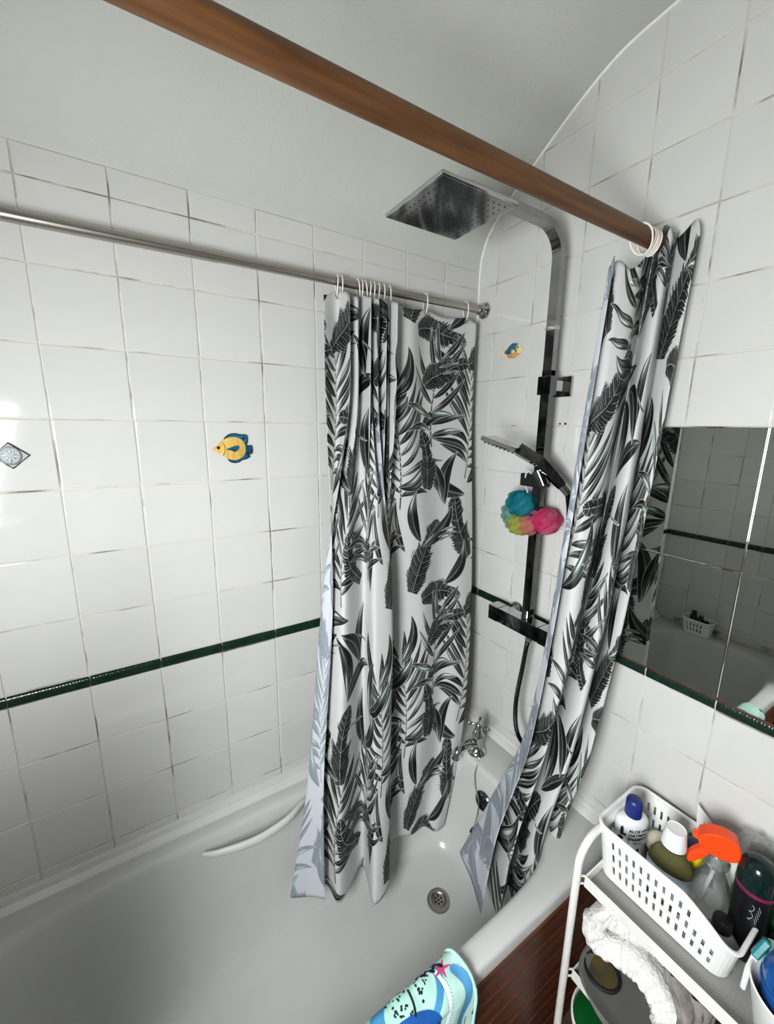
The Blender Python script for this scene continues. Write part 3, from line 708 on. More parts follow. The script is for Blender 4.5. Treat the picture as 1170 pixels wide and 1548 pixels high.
part('head_joint', G().lathe([(0.016, 0), (0.016, 0.012), (0.011, 0.016), (0.011, 0.026)], (HC[0], HC[1], HC[2] + .008), 20), M['chrome'], sh, True)
g = G()
for i in range(11):
    for j in range(11):
        g.lathe([(0.0022, 0.0), (0.0016, -0.0016), (0.0, -0.0017)], (HC[0] - .082 + .0164 * i, HC[1] - .080 + .016 * j, HC[2]), 6)
nz_ = part('nozzle', g, M['black'], hd); nz_['kind'] = 'stuff'
part('head_face', G().box((HC[0], HC[1], HC[2] - .0002), (0.196, 0.188, 0.0006)), M['chrome_mid'], hd)
# bar valve
VY0, VY1, VX, VZ = -0.222, -0.462, -0.068, 1.088
part('valve_body', G().bb((VX - .024, VY1 + .042, VZ - .022), (VX + .022, VY0 - .042, VZ + .026), 0.002), M['chrome_dark'], sh)
part('valve_top_sheen', G().bb((VX - .023, VY1 + .043, VZ + .0262), (VX + .021, VY0 - .043, VZ + .0275)), M['chrome'], sh)  # lighter sheet: the brighter top of the valve put in as colour
for a, b in ((VY0, VY0 - .040), (VY1 + .040, VY1)):
    kn = part('valve_knob', G().bb((VX - .025, b, VZ - .023), (VX + .022, a, VZ + .027), 0.002), M['chrome_dark'], sh)
    part('knob_top_sheen', G().bb((VX - .0235, b + .001, VZ + .0272), (VX + .0205, a - .001, VZ + .0282)), M['chrome'], kn)  # same lighter sheet, a painted sheen on the knob
for y in (-0.268, -0.418):
    part('wall_union', G().lathe([(0.030, 0), (0.030, 0.004), (0.022, 0.012), (0.015, 0.018), (0.015, 0.046)], (0, y, VZ + .002), 24, M=Matrix.Rotation(-math.pi / 2, 3, 'Y')), M['chrome'], sh, True, 45)
part('riser_foot', G().lathe([(0.019, 0), (0.019, 0.012), (0.014, 0.02), (0.012, 0.03)], (SX, SY, VZ + .027), 20), M['chrome_dark'], sh, True, 45)
# wall bracket halfway up
br = part('wall_bracket', G().bb((-0.012, -0.398, 1.792), (0.0, -0.342, 1.848), 0.0015), M['chrome'], sh)
part('bracket_arm', G().bb((-0.062, -0.384, 1.806), (-0.010, -0.352, 1.834), 0.001), M['chrome'], sh)
part('bracket_clamp', G().bb((SX - .017, SY - .020, 1.795), (SX + .014, SY + .022, 1.845), 0.0015), M['chrome_dark'], sh)
# sliding holder for the hand shower
part('slider', G().bb((SX - .026, SY - .028, 1.535), (SX + .016, SY + .050, 1.572), 0.003), M['black'], sh)
part('slider_cone', G().tube([(SX - .035, SY - .020, 1.585), (SX - .030, SY - .040, 1.545)], [0.017, 0.014], 16), M['chrome_dark'], sh, True, 40)

hs = root('hand_shower', (-0.10, -0.42, 1.56), 'chrome square hand shower clipped to the slider on the riser', 'hand shower')
h0, h1, h2 = Vector((-0.086, -0.452, 1.548)), Vector((-0.118, -0.395, 1.613)), Vector((-0.148, -0.345, 1.645))
part('handle', G().tube([h0, h0.lerp(h1, .5), h1, h2], [0.011, 0.0135, 0.0145, 0.016], 4, prof=[(1, .75), (-1, .75), (-1, -.75), (1, -.75)], up=(0.2, 0.3, 1)), M['chrome_dark'], hs, False)
part('connector', G().tube([h0 + Vector((.010, -.014, -.020)), h0], [0.010, 0.0115], 14), M['chrome'], hs, True, 40)
hx = (Vector((-0.172, -0.275, 1.668)) - h2); hx.normalize()
hy = Vector((1, 0.55, 0.05)); hy = (hy - hx * hy.dot(hx)).normalized(); hz = hx.cross(hy)
Rh = Matrix((hx, hy, hz)).transposed()
hc = h2 + hx * 0.045
part('spray_head', G().box(hc, (0.110, 0.092, 0.013), Rh, 0.002), M['chrome'], hs)
sgn = -1 if hz.z > 0 else 1
g = G()
for i in range(8):
    for j in range(6):
        p = hc + Rh @ Vector((-0.044 + .0125 * i, -0.034 + .0136 * j, sgn * 0.0065))
        g.lathe([(0.0030, 0.0), (0.0024, 0.0055), (0.0, 0.0058)], p, 7, M=Rh @ Matrix.Rotation(0 if sgn > 0 else math.pi, 3, 'X'))
q = part('nozzle', g, M['black'], hs); q['kind'] = 'stuff'

hose = root('shower_hose', (-0.12, -0.46, 0.75), 'ribbed metal shower hose looping from hand shower down to the bar valve', 'hose')
hpth = catmull([(-0.078, -0.466, 1.530), (-0.074, -0.474, 1.47), (-0.076, -0.480, 1.38), (-0.080, -0.492, 1.25), (-0.085, -0.505, 1.05), (-0.090, -0.500, 0.88), (-0.098, -0.470, 0.76), (-0.104, -0.425, 0.715), (-0.102, -0.385, 0.745), (-0.094, -0.368, 0.83), (-0.082, -0.372, 0.95), (-0.075, -0.378, 1.05), (-0.073, -0.380, 1.068)], 420)
part('ribbed_hose', G().tube(hpth, [0.0082 if i % 2 else 0.0062 for i in range(421)], 10), M['chrome_dark'], hose, True, 30)
part('valve_nut', G().lathe([(0.011, 0.0), (0.012, 0.004), (0.012, 0.02)], (-0.073, -0.380, 1.048), 8), M['chrome'], hose)
M['clear'] = mat('clear_plastic', srgb(240, 244, 244), 0.08, trans=0.95, ior=1.3, var=0.01)

# mesh puff hanging behind the riser
PC = Vector((-0.045, -0.330, 1.447))
pf = root('bath_puff', PC - Vector((0, 0, .06)), 'multicoloured net bath puff hanging from the shower slider', 'bath puff')
def net(name, c1, c2): return mat(name, srgb(*c1), 0.7, scale=30, col2=srgb(*c2), transl=0.6, alpha=0.42)
lumps = [('teal', (70, 196, 206), (26, 158, 176), (-.028, .012, .026), .036), ('mint', (150, 205, 195), (190, 222, 214), (-.020, .045, -.006), .030),
         ('yellow', (232, 232, 128), (196, 214, 120), (-.030, .012, -.030), .030), ('peach', (238, 186, 170), (226, 160, 148), (-.028, -.014, -.026), .028),
         ('pink', (236, 76, 146), (240, 158, 192), (-.008, -.046, -.012), .036), ('turquoise', (104, 206, 206), (150, 218, 212), (-.008, .040, .026), .030),
         ('pale mint', (196, 224, 216), (214, 230, 224), (-.006, .052, -.032), .026)]
for nm, c1, c2, off, rr in lumps:
    g = G(); mcol = net(nm.replace(' ', '_') + '_net', c1, c2); cc = PC + Vector(off) * 1.15; rr *= 1.15; ph = random.uniform(0, 6)
    for shell_k in range(3):
        rows = []
        for i in range(25):
            a = math.pi * i / 24; row = []
            for j in range(56):
                b = 2 * math.pi * j / 56
                r_ = rr * (1 - .2 * shell_k) * (1 + .17 * abs(math.sin(4.5 * b + 3 * a + ph + shell_k * 2)) * math.sin(a) + .13 * math.sin(7 * a + 5 * b + ph * 2 + shell_k) * math.sin(a) - .06)
                row.append((cc.x + r_ * math.sin(a) * math.cos(b), cc.y + r_ * math.sin(a) * math.sin(b), cc.z + r_ * math.cos(a)))
            rows.append(row)
        g.grid(rows, wrap=True)
    part('ruffle', g, mcol, pf, True, 0, label=nm + ' net ruffle')
M['loop'] = mat('lilac_cord', srgb(196, 198, 210), 0.6)
part('loop', G().tube(catmull([(-0.055, -0.338, 1.47), (-0.082, -0.330, 1.53), (-0.098, -0.338, 1.572), (-0.092, -0.350, 1.576), (-0.072, -0.345, 1.54), (-0.055, -0.345, 1.47)], 24), 0.0026, 7), M['loop'], pf, True)

# ------------------------------------------------------------------ wall plaques
def dome(g, outline, fn, depth, n=5, m=0, c=None, power=2.0):
    """raised relief over an outline; fn(u, v, d) -> world point (d towards the room)"""
    c = c or (sum(p[0] for p in outline) / len(outline), sum(p[1] for p in outline) / len(outline))
    rows = [[fn(u, v, 0) for u, v in outline]]
    for i in range(n + 1):
        k = 1 - i / n
        k2 = max(k, 0.02)
        rows.append([fn(c[0] + (u - c[0]) * k2, c[1] + (v - c[1]) * k2, depth * (0.35 + 0.65 * (1 - k ** power))) for u, v in outline])
    return g.grid(rows, m=m, wrap=True)
def closed(pts, n=64):
    P = [np.array(p, float) for p in pts]; K = len(P); out = []
    for i in range(n):
        t = i / n * K; k = int(t); t -= k
        a, b, c, d = P[(k - 1) % K], P[k], P[(k + 1) % K], P[(k + 2) % K]
        out.append(tuple(0.5 * ((2 * b) + (c - a) * t + (2 * a - 5 * b + 4 * c - d) * t * t + (3 * b - a - 3 * c + d) * t ** 3)))
    return out
ell = lambda cx, cy, a, b, n=24: [(cx + a * math.cos(2 * math.pi * k / n), cy + b * math.sin(2 * math.pi * k / n)) for k in range(n)]
M['fish_yellow'] = mat('yellow_ceramic', srgb(222, 190, 104), 0.3, scale=60, col2=srgb(196, 152, 66), stretch=(4, 1, .6), bump=0.1, bscale=90)
M['fish_blue'] = mat('blue_ceramic', srgb(36, 108, 138), 0.25, scale=40, col2=srgb(14, 52, 78))
M['fish_navy'] = mat('navy_ceramic', srgb(22, 52, 82), 0.25, scale=90, col2=srgb(50, 104, 132), lo=.45, hi=.7)
M['fish_dark'] = mat('dark_glaze', srgb(14, 24, 34), 0.2)
M['fish_cream'] = mat('cream_ceramic', srgb(218, 202, 146), 0.3, var=.08, scale=50)
M['fish_red'] = mat('terracotta_glaze', srgb(190, 110, 76), 0.3, scale=60, col2=srgb(206, 160, 92))
FA = lambda u, v, d: (-0.848 + u, -0.0005 - d, 1.640 + v)
fa = root('fish_plaque', (-0.848, 0, 1.60), 'yellow ceramic angelfish plaque with blue fins on the back wall', 'wall plaque', 'ceramic fish plaques')
fins = closed([(-.022, .024), (-.012, .036), (.004, .040), (.018, .037), (.034, .036), (.036, .022), (.033, .008), (.046, .008), (.046, -.012), (.034, -.010), (.040, -.020), (.030, -.026), (.020, -.028), (.010, -.034), (-.004, -.034), (-.014, -.026), (-.02, 0)], 80)
part('fins', G().prism(fins, FA, 0.0045), M['fish_blue'], fa)
fe = [(a * 1.0, b * 1.0) for a, b in fins]
part('fin_edge', G().tube([FA(u, v, .0042) for u, v in fins], 0.0013, 6, closed=True), M['fish_dark'], fa, True)
body = closed([(-.052, .002), (-.042, .008), (-.030, .020), (-.012, .030), (.008, .031), (.024, .022), (.031, .006), (.028, -.012), (.016, -.024), (-.002, -.028), (-.018, -.022), (-.034, -.010), (-.046, -.004)], 60)
part('body', dome(G(), body, lambda u, v, d: FA(u, v, .0035 + d), 0.0075), M['fish_yellow'], fa, True, 60)
part('gill_line', G().tube([FA(-.026 + .004 * math.sin(t * math.pi), .020 - .036 * t, .0100 - .004 * abs(2 * t - 1) ** 2) for t in np.linspace(0, 1, 9)], 0.0009, 5), M['fish_dark'], fa, True)
part('side_fin', dome(G(), closed([(-.020, .000), (-.008, .006), (.010, .010), (.014, .004), (.004, -.006), (-.008, -.003)], 30), lambda u, v, d: FA(u, v, .0095 + d), 0.003), M['fish_blue'], fa, True)
part('eye', dome(G(), ell(-.0375, .0045, .0042, .0042), lambda u, v, d: FA(u, v, .0070 + d), 0.0045), M['black'], fa, True)
part('dorsal_spot', G().prism(ell(.027, .028, .003, .003, 14), lambda u, v, d: FA(u, v, .0045 + d), 0.0008), M['fish_dark'], fa)

FB = lambda u, v, d: (-0.0005 - d, -0.168 - u, 1.945 + v)        # u grows to the right in view
fb = root('fish_plaque', (0, -0.168, 1.92), 'small navy and red ceramic fish plaque on the shower wall', 'wall plaque', 'ceramic fish plaques')
part('tail', G().prism(closed([(-.030, .002), (-.040, .014), (-.045, .015), (-.041, .0), (-.045, -.018), (-.041, -.017), (-.032, -.004)], 30), FB, 0.004), M['fish_cream'], fb)
part('belly', dome(G(), closed([(-.020, -.008), (-.010, -.020), (.010, -.021), (.030, -.012), (.036, .002), (.010, -.002)], 40), FB, 0.005), M['fish_red'], fb, True)
part('body', dome(G(), closed([(-.034, .0), (-.020, .010), (-.006, .022), (.008, .024), (.024, .018), (.026, .004), (.012, -.008), (-.010, -.010), (-.026, -.005)], 44), FB, 0.0065), M['fish_navy'], fb, True)
part('head', dome(G(), closed([(.014, .010), (.024, .018), (.036, .010), (.042, .001), (.034, -.008), (.022, -.010), (.018, .0)], 36), FB, 0.0078), M['fish_cream'], fb, True)
part('eye', G().prism(ell(.027, .008, .0026, .0026, 12), lambda u, v, d: FB(u, v, .0072 + d), 0.0012), M['black'], fb)
part('side_fin', dome(G(), closed([(.016, -.001), (.004, .004), (.0, -.004), (.010, -.008)], 20), lambda u, v, d: FB(u, v, .006 + d), 0.002), M['fish_cream'], fb, True)

M['label'] = mat('pale_blue_label', srgb(206, 218, 228), 0.45, scale=30, col2=srgb(178, 196, 214))
M['pewter'] = mat('pewter', srgb(150, 153, 152), 0.45, 0.0, var=.15, scale=80)
FD = lambda u, v, d: (-1.290 + u, -0.0005 - d, 1.635 + v)
dm = root('diamond_plaque', (-1.290, 0, 1.61), 'small pewter diamond plaque with a compass star on the back wall', 'wall plaque')
part('plate', G().prism([(-.029, 0), (-.012, .014), (0, .026), (.012, .016), (.031, 0), (.012, -.016), (.002, -.026), (-.012, -.014)], FD, 0.003), M['pewter'], dm)
part('rim', G().tube([FD(.018 * math.cos(a), .018 * math.sin(a), .0032) for a in np.linspace(0, 2 * math.pi, 29)[:-1]], 0.0016, 6, closed=True), M['fish_dark'], dm, True)
for k in range(8):
    a = k * math.pi / 4; r1 = .016 if k % 2 == 0 else .012
    c, s = math.cos(a), math.sin(a)
    for sd in (1, -1):
        g = G().prism([(0, 0), (r1 * c, r1 * s), (.0066 * math.cos(a + sd * .45), .0066 * math.sin(a + sd * .45))], lambda u, v, d: FD(u, v, .003 + d), .0018)
        part('star_point', g, M['fish_dark'] if sd > 0 else M['label'], dm)
part('edge_line', G().tube([FD(u, v, .003) for u, v in [(-.029, 0), (0, .026), (.031, 0), (.002, -.026)]], 0.0014, 5, closed=True), M['fish_dark'], dm)

# ------------------------------------------------------------------ mirror tiles
MY = [-(B0 + P * k) for k in (3, 5, 7)]
MZ = [1.7105, 1.4065, 1.1030]
desc = {(0, 0): 'upper square mirror tile beside the curtain on the wooden pole', (0, 1): 'lower square mirror tile beside the curtain, above the green border',
        (1, 0): 'upper square mirror tile at the photo edge, away from the curtain', (1, 1): 'lower square mirror tile at the photo edge, above the trolley'}
for i in range(2):
    for j in range(2):
        y0, y1 = MY[i + 1] + .001, MY[i] - .001; z0, z1 = MZ[j + 1] + .001, MZ[j] - .001
        c = (-0.0040, (y0 + y1) / 2, (z0 + z1) / 2)
        rt = rotm(0, random.gauss(0, .003), random.gauss(0, .004))
        g = G().box(c, (0.0045, y1 - y0, z1 - z0), rt, 0.0012)
        o = part('mirror_tile', g, M['mirror'], None, org=(0, c[1], z0)); tagit(o, desc[(i, j)], 'mirror', 'mirror tiles on the shower wall')
M['residue'] = mat('brown_residue', srgb(72, 34, 28), 0.6, var=.4, scale=80)
o = part('trim_3', G().bb((-0.0035, MY[2], 1.0985), (0.001, MY[0], 1.1035)), M['residue'], None, org=(0, -.8, 1.0985)); tagit(o, kind='structure', label='brown stained joint under the mirrors')

# ------------------------------------------------------------------ printed mat over the bath edge
def mat_print():
    cv = Canvas(46.0, 36.0, (168, 208, 198))
    X, Y, idx = cv.window(0, 45.9, 0, 35.9)
    n_ = 0.5 + 0.25 * np.sin(X * .9 + 1.3 * np.sin(Y * .7)) + 0.25 * np.sin(Y * 1.3 + 1.1 * np.sin(X * .5))
    cv.blend(idx, np.array((196, 224, 214)) / 255., 0.6 * n_)
    def oval(cx, cy, a, b, rot, col, ring=None):
        cx += 2.3; cy += 3.2
        R_ = max(a, b) + .3; X, Y, idx = cv.window(cx - R_, cx + R_, cy - R_, cy + R_)
        c, s = math.cos(rot), math.sin(rot); u = (X - cx) * c + (Y - cy) * s; v = -(X - cx) * s + (Y - cy) * c
        q = np.sqrt((u / a) ** 2 + (v / b) ** 2); al = np.clip((1 - q) * min(a, b) * PXC + .5, 0, 1)
        if ring: al = al * np.clip((q - ring) * min(a, b) * PXC + .5, 0, 1)
        cv.blend(idx, np.array(col) / 255., al)
    def stroke(pts, w, col):
        p = np.array(catmull([(a + 2.3, b + 3.2, 0) for a, b in pts], 40))[:, :2]
        lo, hi = p.min(0) - w - .2, p.max(0) + w + .2; X, Y, idx = cv.window(lo[0], hi[0], lo[1], hi[1])
        d = np.sqrt(((X[..., None] - p[:, 0]) ** 2 + (Y[..., None] - p[:, 1]) ** 2).min(-1)); cv.blend(idx, np.array(col) / 255., np.clip((w - d) * PXC + .5, 0, 1))
    BK = (18, 24, 28)
    oval(30.5, 18.0, 9.0, 6.4, -.3, (66, 140, 184)); oval(31.0, 18.3, 6.4, 4.6, -.3, (178, 222, 208))          # blue ring round a spotted patch
    stroke([(30, 12.0), (34.5, 13.2), (37.6, 17), (38.0, 22), (36, 27)], .42, (222, 224, 232))
    stroke([(31, 11.5), (35.2, 12.9), (38.2, 17), (38.7, 22), (36.6, 27)], .07, BK); stroke([(34.2, 13.9), (37.0, 17), (37.5, 22), (35.4, 27)], .06, BK)
    oval(28.6, 23.6, 6.6, 3.4, .1, (18, 78, 150)); oval(25.6, 22.3, 3.2, 1.6, -.5, (24, 92, 166)); stroke([(30.4, 20.8), (31.0, 19.2), (31.4, 16.6)], .22, BK)
    r = np.random.default_rng(3)
    for i in range(54):
        a, q = r.uniform(0, 6.28), math.sqrt(r.uniform(0.02, 1)) * .86
        oval(31.0 + 6.0 * q * math.cos(a), 17.6 + 4.2 * q * math.sin(a) - .4, r.uniform(.12, .3), r.uniform(.14, .36), a, BK)
    stroke([(41.5, 19.5), (42.6, 22.5), (41.6, 26), (39.6, 29)], .95, (74, 142, 186)); stroke([(42.6, 19.2), (43.6, 22.5), (42.5, 26.3), (40.4, 29.6)], .07, BK)
    for k in range(5):                                                                                      # starfish
        a = k * 2 * math.pi / 5 + .35; leaf_col = (196, 62, 112)
        for t in np.linspace(0, 1, 7): oval(39.3 + 2.1 * t * math.cos(a), 17.9 + 1.7 * t * math.sin(a), .52 * (1 - .75 * t), .46 * (1 - .75 * t), a, leaf_col)
    for x0, y0 in ((34.5, 14.2), (36.4, 14.6), (38.4, 14.8)):                                               # black coral
        stroke([(x0, y0), (x0 + .2, y0 + 1.2), (x0 + .9, y0 + 2.2)], .20, BK); stroke([(x0 + .2, y0 + 1.0), (x0 - .6, y0 + 2.0)], .28, BK); oval(x0 + 1.0, y0 + 2.3, .42, .8, -.5, BK)
    for x0 in (41.0, 42.2): stroke([(x0, 13.2), (x0 + .3, 14.4), (x0 + .1, 15.6)], .06, BK); stroke([(x0 + .2, 14.2), (x0 + .9, 15.0)], .06, BK)
    oval(18.2, 15.2, 3.6, 1.9, .25, (196, 200, 200)); oval(20.4, 15.0, .26, .26, 0, BK)
    for i in range(5): stroke([(15.6 + i * .9, 14.2), (16.0 + i * .9, 15.0), (15.5 + i * .9, 15.7), (16.0 + i * .9, 16.4)], .07, BK)
    for i in range(4): stroke([(23.2, 12.4 + .55 * i), (23.9, 12.9 + .55 * i), (24.5, 12.4 + .55 * i), (25.2, 12.9 + .55 * i)], .07, BK)
    for i in range(3): stroke([(30.4, 10.2 + .5 * i), (31.2, 10.6 + .5 * i), (32, 10.2 + .5 * i), (32.8, 10.6 + .5 * i)], .07, BK)
    oval(10.0, 19, 5.5, 3.2, .3, (66, 140, 184)); oval(8.5, 12, 3.2, 1.8, .2, (196, 200, 200)); oval(17.5, 25.5, 3.2, 2.2, -.3, (66, 140, 184))
    for k in range(6): stroke([(36 + k * 1.1, 29 + k * .1), (35.4 + k * 1.1, 32), (36.2 + k * 1.1, 35)], .12, (70, 92, 92))
    oval(44.2, 22.4, .5, .8, 0.3, BK); stroke([(44.6, 26), (43.9, 28), (43.2, 29.6)], .25, BK)
    return cv
IMG_MAT = np_image('sea_print', mat_print().a)
M['mat'] = cloth_mat('sea_print_cotton', IMG_MAT, (0.46, 0.36), 0.0, rough=0.85, transl=0.0)
mt = root('bath_mat', (-0.8, -0.66, 0.34), 'mint sea-creature print mat draped over the bath front edge', 'bath mat')
prof = catmull([(-0.588, .38, 0), (-0.603, .45, 0), (-0.616, .515, 0), (-0.625, .552, 0), (-0.640, .571, 0), (-0.664, .575, 0), (-0.688, .572, 0), (-0.703, .556, 0), (-0.708, .52, 0), (-0.710, .44, 0), (-0.711, .36, 0)], 60)
arc = np.concatenate([[0], np.cumsum([math.dist(a[:2], b[:2]) for a, b in zip(prof, prof[1:])])])
NX = 120; V = []; UV = []
for i in range(NX + 1):
    f = i / NX
    for k, (y, z, _) in enumerate(prof):
        xr = -0.583 - 0.010 * math.sin(arc[k] * 16) - 0.012 * (arc[k] / .36); x = -1.045 + (xr + 1.045) * f
        wv = 0.0022 * math.sin(x * 95 + arc[k] * 30) + 0.0016 * math.sin(x * 41 - arc[k] * 55)
        edge = 0.0030 * math.exp(-((1 - f) * 40) ** 2)
        V.append((x, y + wv * (1 if z < .555 and y < -.66 else -.3), z + (abs(wv) * .6 + edge if z >= .55 else 0))); UV.append((x + 1.045, arc[k]))
K = len(prof); F = [(i * K + k, i * K + k + 1, (i + 1) * K + k + 1, (i + 1) * K + k) for i in range(NX) for k in range(K - 1)]
me = bpy.data.meshes.new('cloth'); po = ORG[mt.name]; me.from_pydata([tuple(a - b for a, b in zip(v, po)) for v in V], [], F)
uvl = me.uv_layers.new(name='UVMap')
for lp in me.loops: uvl.data[lp.index].uv = UV[lp.vertex_index]
me.materials.append(M['mat']); me.shade_smooth(); me.update()
ob = bpy.data.objects.new('cloth', me); COL.objects.link(ob); ob.parent = mt
bm = bmesh.new(); bm.from_mesh(me)
fup = sum((f.normal.z for f in bm.faces if f.calc_center_median().z > .225), 0)
if fup < 0: bmesh.ops.reverse_faces(bm, faces=bm.faces[:]); bm.to_mesh(me)
bm.free()
md = ob.modifiers.new('thickness', 'SOLIDIFY'); md.thickness = 0.005; md.offset = -1
M['mint'] = mat('mint_binding', srgb(176, 220, 208), 0.8)
edge_pts = [V[NX * K + k] for k in range(K)]
part('bound_edge', G().tube(edge_pts, 0.0034, 7), M['mint'], mt, True)

# ------------------------------------------------------------------ slotted baskets
def basket(name, label, x0, x1, y0, y1, z0, ztop, grp, pitch=0.0135, rows_=((.17, .33), (.42, .58), (.67, .82)), flare=0.018, low=None, parts=True):
    t = root(name, ((x0 + x1) / 2, (y0 + y1) / 2, z0), label, 'basket', grp)
    def loop(e, rad=0.028):
        a, b, c, d = x0 - e, x1 + e, y0 - e * .7, y1 + e * .7; pts = []
        for cx, cy, s in ((b - rad, d - rad, 0), (a + rad, d - rad, 1), (a + rad, c + rad, 2), (b - rad, c + rad, 3)):
            for k in range(7):
                an = math.pi / 2 * (s + k / 6); pts.append((cx + rad * math.cos(an), cy + rad * math.sin(an), k in range(0, 7)))
        out = []
        for i in range(len(pts)):                               # straight runs get slot cells
            p, q = pts[i], pts[(i + 1) % len(pts)]; d_ = math.dist(p[:2], q[:2])
            if i % 7 == 6:
                n_ = max(1, int(STR[i // 7]))
                for k in range(n_):
                    for f_, sl in ((0.0, False), (0.64, True)):
                        tt = (k + f_) / n_; out.append((p[0] + (q[0] - p[0]) * tt, p[1] + (q[1] - p[1]) * tt, sl))
            else: out.append((p[0], p[1], False))
        return out
    STR = [(x1 - x0 - .056) / pitch, (y1 - y0 - .056) / pitch, (x1 - x0 - .056) / pitch, (y1 - y0 - .056) / pitch]
    cuts = [0.0, 0.05]
    for a, b in rows_: cuts += [a, b]
    cuts += [1.0]
    L_ = [loop(flare * c) for c in cuts]; N_ = len(L_[0])
    hgt = [(low(p[1]) if low else ztop) for p in L_[-1]]
    g = G(); V = []
    for c, lp in zip(cuts, L_):
        for (x, y, _), h in zip(lp, hgt): V.append((x, y, z0 + (h - z0) * c))
    F = []
    for i in range(len(cuts) - 1):
        for j in range(N_):
            slot = L_[0][j][2] and i >= 2 and i % 2 == 0 and i < len(cuts) - 2 and (hgt[j] > ztop - .012 or i < 5)
            if not slot: F.append((i * N_ + j, i * N_ + (j + 1) % N_, (i + 1) * N_ + (j + 1) % N_, (i + 1) * N_ + j))
    F.append(tuple(reversed(range(N_))))
    g.add(V, F)
    b = part('slotted_body', g, M['basket'], t, False, recalc=False)
    md = b.modifiers.new('wall', 'SOLIDIFY'); md.thickness = 0.0022; md.offset = -1
    rim = [(x, y, h) for (x, y, _), h in zip(L_[-1], hgt)]
    part('rim', G().tube(rim[::1], 0.0045, 8, closed=True, up=(0, 0, 1)), M['basket'], t, True)
    return t
lowf = lambda y: 0.783 - 0.050 * min(1, max(0, (-0.905 - y) / 0.095)) ** 1.3
basket('storage_basket', 'white slotted plastic basket of toiletries on the trolley', -0.203, -0.045, -0.990, -0.735, 0.6405, 0.783, 'white slotted baskets', low=lowf)
basket('storage_basket', 'small white slotted basket on the far bath ledge, seen in the mirror', -1.655, -1.585, -0.315, -0.185, 0.5605, 0.645, 'white slotted baskets', rows_=((.2, .45), (.55, .8)), flare=.012)

# ------------------------------------------------------------------ trolley
tr = root('trolley', (-0.15, -0.94, 0.0), 'white metal shelf trolley standing between the bath and the tiled wall', 'trolley')
for y in (-0.727, -1.165):
    R_ = 0.062; p = [(-0.283, y, 0.02), (-0.283, y, 0.35), (-0.283, y, 0.757 - R_)]
    p += [(-0.283 + R_ - R_ * math.cos(a), y, 0.757 - R_ + R_ * math.sin(a)) for a in np.linspace(.2, math.pi / 2, 8)] + [(-0.09, y, 0.757)]
    p += [(-0.018 - R_ + R_ * math.sin(a), y, 0.757 - R_ + R_ * math.cos(a)) for a in np.linspace(0.0, math.pi / 2, 8)] + [(-0.018, y, 0.35), (-0.018, y, 0.02)]
    part('end_frame', G().tube(p, 0.0088, 14, up=(0, 1, 0)), M['metalwhite'], tr, True, 60)
def meshmat():
    m = mat('wire_mesh_sheet', srgb(170, 168, 163), 0.5, var=.05)
    nt = m.node_tree; N = nt.nodes; L = nt.links; b = N['Principled BSDF']
    tc = N.new('ShaderNodeTexCoord'); mp = N.new('ShaderNodeMapping'); mp.inputs['Rotation'].default_value = (0, 0, .785); L.new(tc.outputs['Object'], mp.inputs[0])
    w = []
    for d in ('X', 'Y'):
        wv = N.new('ShaderNodeTexWave'); wv.bands_direction = d; wv.inputs['Scale'].default_value = 110; L.new(mp.outputs[0], wv.inputs[0]); w.append(wv)
    mn = N.new('ShaderNodeMath'); mn.operation = 'MULTIPLY'; L.new(w[0].outputs['Fac'], mn.inputs[0]); L.new(w[1].outputs['Fac'], mn.inputs[1])
    cr = N.new('ShaderNodeValToRGB'); cr.color_ramp.elements[0].position = .2; cr.color_ramp.elements[0].color = srgb(176, 174, 168); cr.color_ramp.elements[1].position = .42; cr.color_ramp.elements[1].color = srgb(44, 42, 40)
    L.new(mn.outputs[0], cr.inputs[0]); L.new(cr.outputs[0], b.inputs['Base Color'])
    return m
M['mesh'] = meshmat()
for zt in (0.6635, 0.370, 0.085):
    tx0, tx1, ty0, ty1 = -0.266, -0.030, -1.155, -0.738
    sf = part('shelf', G().bb((tx0 + .003, ty0 + .003, zt - .0275), (tx1 - .003, ty1 - .003, zt - .0255)), M['mesh'], tr)
    for lo, hi in (((tx0 - .001, ty0), (tx0 + .002, ty1)), ((tx1 - .002, ty0), (tx1 + .001, ty1)), ((tx0, ty0 - .001), (tx1, ty0 + .002)), ((tx0, ty1 - .002), (tx1, ty1 + .001))):
        part('shelf_side', G().bb((lo[0], lo[1], zt - .029), (hi[0], hi[1], zt), .0008), M['metalwhite'], sf)
    part('top_wire', G().tube([(tx0, ty0, zt), (tx0, ty1, zt), (tx1, ty1, zt), (tx1, ty0, zt)], 0.0024, 8, closed=True), M['metalwhite'], sf, True)
    for x in (-0.266, -0.034):
        for z in (zt - .002, zt - .024):
            part('bracket_wire', G().tube([(-0.283 if x < -.1 else -0.018, -0.727, z + .004), (x + (.004 if x < -.1 else -.004), -0.738, z)], 0.0024, 8), M['metalwhite'], sf, True)

